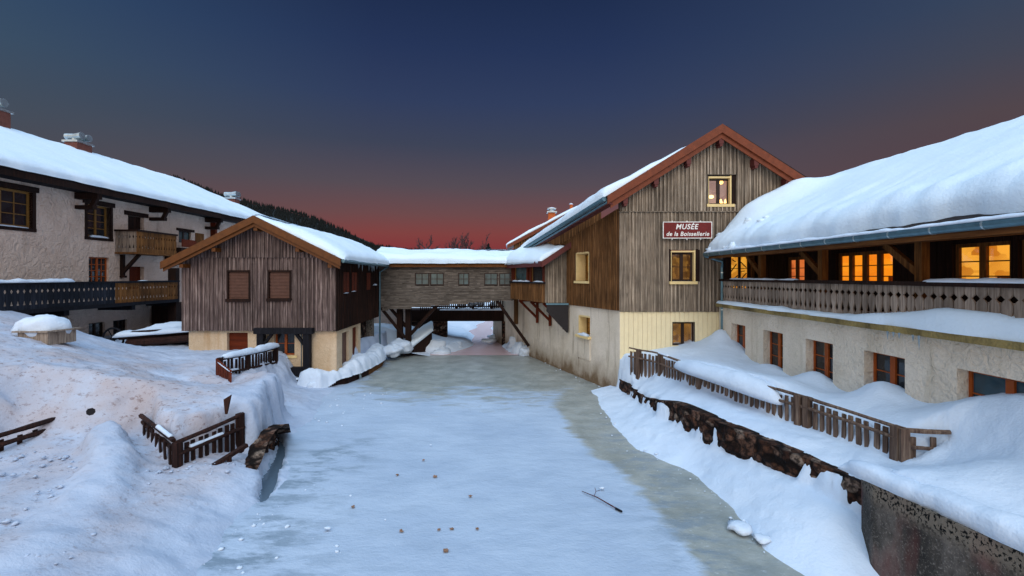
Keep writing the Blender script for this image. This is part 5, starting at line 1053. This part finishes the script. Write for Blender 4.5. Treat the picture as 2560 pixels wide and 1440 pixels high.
mb = MB(); snowbar(mb, [fH(hz[1][0] + .1, hz[1][2], .0), fH(hz[1][1] - .1, hz[1][2], .0)], .2, .12, 3); mb.build('sill_snow', M['ssmall'], hs_, smooth=True); mb = MB(); snowbar(mb, [fH(hz[0][0] + .1, hz[0][2], .0), fH(hz[0][1] - .1, hz[0][2], .0)], .2, .05, 3); mb.build('sill_snow', M['ssmall'], hs_, smooth=True)
mb = MB(); fbox(mb, fH, HY(488), HY(508), 6.0, 6.7, .0, .05); mb.build('shutter', M['honey'], hs_)
# small balcony
b0, b1 = 21.15, 23.7; mb = MB(); fbox(mb, fH, b0, b1, 5.22, 5.30, .0, 1.05); mb.build('balcony_floor', M['honey'], hs_)
mb = MB(); balusters(mb, fH(b0, 0, 1.02), fH(b1, 0, 1.02), 5.30, 6.26, .175, 6, style=1); mb.build('balcony_balustrade', M['honey'], hs_); mb = MB(); balusters(mb, fH(b0 + .02, 0, .02), fH(b0 + .02, 0, 1.0), 5.30, 6.26, .165, 7, style=1); mb.build('balcony_balustrade', M['rail'], hs_)
mb = MB(); fbox(mb, fH, b0 - .03, b1 + .03, 6.26, 6.34, .97, 1.08); fbox(mb, fH, b0 - .03, b0 + .06, 6.26, 6.34, .0, .968); fbox(mb, fH, b1 - .06, b1 + .02, 5.3, 6.34, .0, .968); mb.build('balcony_rail', M['dark'], hs_)
mb = MB(); mb.beam(fH(21.5, 5.2, .85), fH(21.5, 4.35, .08), .13, .13); mb.beam(fH(21.5, 4.2, .08), fH(21.5, 5.2, .08), .14, .14); mb.box(*sorted((fH(21.5, 0, .0).x, fH(21.5, 0, .22).x)), 21.42, 21.58, 4.12, 4.22); mb.build('balcony_bracket', M['dark'], hs_)
mb = MB(); fbox(mb, fH, 24.2, 27, 5.0, 5.7, .05, .9); mb.build('log_store', M['dark'], hs_); mb = MB(); fbox(mb, fH, 24.3, 25.4, 5.75, 6.15, .85, .9); mb.build('balcony_balustrade', M['door'], hs_)
# long balcony
fL = Fr((-16.5, 0), (-.013, 1), (1, .013)); mb = MB(); fbox(mb, fL, 12.5, 23.1, 2.92, 3.02, -1.5, .0); mb.build('gallery_floor', M['dark'], hs_)
mb = MB(); balusters(mb, fL(12.5, 0, .02), fL(19.4, 0, .02), 3.02, 3.90, .20, 16, style=1); o = mb.build('gallery_balustrade', M['dkrail'], hs_)
mb = MB(); balusters(mb, fL(19.4, 0, .02), fL(23.1, 0, .02), 3.02, 3.90, .19, 17, style=1); mb.build('gallery_balustrade', M['honey'], hs_)
mb = MB(); fbox(mb, fL, 12.5, 23.15, 3.90, 3.98, -.06, .09); fbox(mb, fL, 12.5, 23.15, 2.90, 3.05, .03, .07); mb.build('gallery_rail', M['black'], hs_)
mb = MB(); snowbar(mb, [fL(12.6, 3.98, -.02), fL(14.8, 3.98, -.02), fL(17.6, 3.98, -.02)], .30, .12, 31); mb.build('rail_snow', M['ssmall'], hs_, smooth=True); mb = MB(); snowbar(mb, [fL(20.6, 3.98, 0), fL(21.2, 3.98, 0)], .1, .04, 3); mb.build('rail_snow', M['ssmall'], hs_, smooth=True)
for s_ in (13.2, 17.2, 20.3, 23.0): mb = MB(); fbox(mb, fL, s_, s_ + .2, 2.7, 2.915, -1.5, -.02); mb.build('joist', M['black'], hs_)
mb = MB(); fbox(mb, fL, 23.0, 23.25, 1.2, 4.6, -.4, .0); fbox(mb, fL, 23.25, 25, 1.0, 2.8, -1.4, -.4); mb.build('corner_post', M['dark'], hs_)
# roof
eo = 1.05
mb = MB(); slab(mb, fH(12.5, 7.92, eo), fH(34.3, 7.92, eo), fH(34.3, 11.0, -6.0), fH(12.5, 11.0, -6.0), .14); mb.build('roof', M['roof'], hs_)
mb = MB(); slab(mb, fH(12.5, 7.92, -13), fH(34.3, 7.92, -13), fH(34.3, 11.0, -6.005), fH(12.5, 11.0, -6.005), .14); mb.build('roof', M['roof'], hs_)
mb = MB(); fbox(mb, fH, 12.5, 34.2, 7.62, 7.84, eo - .02, eo + .05); mb.build('eave_board', M['dark'], hs_); mb = MB(); fbox(mb, fH, 12.5, 34.2, 7.70, 7.76, .0, eo - .03); mb.build('soffit', M['black'], hs_)
sheet('snow_cover', hs_, fH(12.5, 7.92, eo + .06), fH(34.2, 7.92, eo + .06), fH(34.2, 11.0, -6.0), fH(12.5, 11.0, -6.0), .36, 90, 18, (.3, .4, 0, .1), .035, 81, sag=.07, tfn=lambda u, v: .05 * fb(u * 40, v * 3, 2) * (1 - v) * sm(.4, .8, u))
sheet('snow_cover', hs_, fH(34.2, 7.92, -13), fH(12.5, 7.92, -13), fH(12.5, 11.0, -6.0), fH(34.2, 11.0, -6.0), .36, 20, 8, (.3, .1, 0, .4), .05, 82)
for s_ in (19.3, 23.3, 27.6):
    mb = MB(); fbox(mb, fH, s_ - .12, s_ + .12, 7.42, 7.68, .0, .95); fbox(mb, fH, s_ - .11, s_ + .11, 7.0, 7.16, .0, .75); mb.beam(fH(s_, 7.08, .62), fH(s_, 7.45, .8), .14, .16); mb.build('eave_bracket', M['dark'], hs_)
mb = MB(); fbox(mb, fH, 28.0, 28.2, 5.5, 7.69, .0, .3); mb.build('corner_post', M['door'], hs_)
# chimneys on the ridge
def chimney(s_, d, zt_, wd, pipes, style=0):
    mb = MB(); fbox(mb, fH, s_ - wd, s_ + wd, zt_ - 2.2, zt_, d - .35, d + .35); c_ = mb.build('chimney', M['brick'], hs_)
    mb = MB(); fbox(mb, fH, s_ - wd - .08, s_ + wd + .08, zt_, zt_ + .10, d - .43, d + .43); mb.build('chimney_cap', M['steel'], c_)
    for k in range(pipes):
        q = s_ - wd + (k + .5) * 2 * wd / pipes; mb = MB(); mb.tube([fH(q, zt_ + .1, d), fH(q, zt_ + .28, d)], .12, 10); mb.tube([fH(q, zt_ + .36, d - .45), fH(q, zt_ + .36, d), fH(q, zt_ + .40, d + .42)], [.17, .16, .2], 12); mb.build('flue_cowl', M['steel'], c_)
chimney(25.9, -6.0, 11.60, .46, 2); chimney(21.7, -6.0, 11.95, .34, 1); chimney(34.0, -2.2, 9.85, .30, 2)
# things stored under the balcony
wh = thing('cart_wheel', 'old dark cart wheel leaning in the snow under the balcony', 'wheel', tuple(G(283, 858, 1.5))); c = WPOS[wh.name] + V((0, 0, .18)); mb = MB()
mb.tube([c + V((math.cos(a) * .42, 0, math.sin(a) * .42)) for a in np.linspace(0, 2 * math.pi, 25)], .04, 6, False); mb.build('rim', M['black'], wh); mb = MB()
for k in range(6): a = k * math.pi / 3; mb.tube([c, c + V((math.cos(a) * .42, 0, math.sin(a) * .42))], .02, 5)
mb.build('spokes', M['black'], wh); mb = MB(); mb.tube([c - V((0, .08, 0)), c + V((0, .08, 0))], .08, 10); mb.build('hub', M['black'], wh)
lp_ = thing('log_pile', 'stack of dark logs covered with snow between farmhouse and barn', 'log pile', tuple(G(400, 870, 1.45))); rnd = random.Random(2)
for k in range(7): mb = MB(); y = 18.4 + (k % 4) * .35; z = 1.62 + (k // 4) * .28; mb.cur = rnd.uniform(.7, 1.3); mb.tube([(-15.6 + rnd.uniform(-.3, .3), y, z - .1), (-12.2, y + rnd.uniform(-.2, .2), z + .15)], [.17, .14], 9); mb.build('log', M['door' if k % 2 else 'fdark'], lp_)
sheet('snow_cover', lp_, (-15.9, 18.3, 1.75), (-12.4, 18.2, 2.02), (-12.4, 20, 2.3), (-15.9, 20, 1.95), .14, 10, 8, (.25, .2, .3, .3), .5, 91, mat='ssmall')
bx = thing('wooden_box', 'weathered wooden box under a big cap of snow on the left mound', 'wooden box', tuple(P(100, 840, 12.6))); p = P(102, 838, 12.6)
mb = MB(); mb.box(p.x - .42, p.x + .40, 12.4, 13.2, p.z - .25, p.z + .10); mb.build('crate', M['rail'], bx); mb = MB(); mb.box(p.x - .5, p.x + .47, 12.32, 13.3, p.z + .101, p.z + .14); mb.build('lid', M['rail'], bx)
mb = MB(); mb.blob((p.x - .08, 12.85, p.z + .18), .50, .5, .38, 20, 12, .12, 3); mb.blob((p.x - .5, 12.95, p.z + .14), .40, .5, .34, 16, 10, .15, 4); mb.build('snow_cap', M['ssmall'], bx, smooth=True)

# ================================================================ small things on the ice
tw = thing('twig', 'thin reddish twig lying on the ice near the bare strip', 'twig', g3(1500, 1252, .03)); a, b = V(g3(1455, 1228, .03)), V(g3(1553, 1278, .03)); mb = MB()
mb.tube([a, a.lerp(b, .4) + V((0, 0, .03)), b], [.006, .010, .012], 6); mb.build('stem', M['twig'], tw); mb = MB(); c = a.lerp(b, .33) + V((0, 0, .025)); mb.tube([c, c + V((.05, .09, .05)), c + V((.12, .09, .06))], .006, 5); mb.tube([c + V((.05, .09, .05)), c + V((.04, .15, .09))], .005, 5); mb.build('side_shoot', M['twig'], tw)
mb = MB(); mb.tube([b.lerp(a, .13) + V((0, 0, .0)), b + V((.01, -.01, 0))], [.022, .018], 8); mb.build('cattail_head', M['black'], tw)
lv = ((994, 1188, 1.0, 'tan dead leaf on the ice, left of the biggest one'), (1088, 1192, 1.5, 'biggest curled brown leaf in the middle of the ice'), (1059, 1151, .9, 'small dark leaf on the ice, farthest from the viewer'), (1176, 1241, 1.0, 'brown leaf crumb on the ice, upper right of the lower row'), (1003, 1328, 1.1, 'tan leaf at the left end of the lower row on the ice'),
      (1129, 1323, 1.0, 'rusty leaf in the middle of the lower row on the ice'), (1193, 1323, .9, 'ochre leaf at the right end of the lower row on the ice'), (1114, 1378, 1.4, 'large grey-brown leaf lowest on the ice'), (883, 1268, 1.2, 'narrow dark leaf on the ice on the left side'), (1098, 1325, .9, 'thin reddish leaf left of the rusty one in the lower row'))
for i, (px, py, s_, lb) in enumerate(lv):
    p = G(px, py, .02); mb = MB(); mb.blob(p + V((0, 0, .012)), .030 * s_, .024 * s_, .014 * s_, 8, 5, .5, i * 3); tag(mb.build('dead_leaf', M['leaf']), lb, 'leaf', 'dead leaves scattered on the ice')
for i, (px, py, rx, lb) in enumerate(((1850, 1318, .17, 'larger oblong ice chunk at the edge of the right snow bank'), (1905, 1346, .11, 'smaller ice chunk lying right beside the oblong one'), (819, 1320, .05, 'small white snow lump on the ice at lower left'), (1505, 1220, .045, 'small white ice chip beyond the twig'), (1077, 1112, .03, 'tiny snow crumb on the ice above the leaves'))):
    p = G(px, py, .05); mb = MB(); mb.blob(p, rx * 1.15, rx * (1.1 if rx > .1 else .7), rx * .38, 14, 8, .25, i + 40); tag(mb.build('ice_chunk', M['ssmall'], smooth=True), lb, 'ice chunk', 'loose ice chunks')
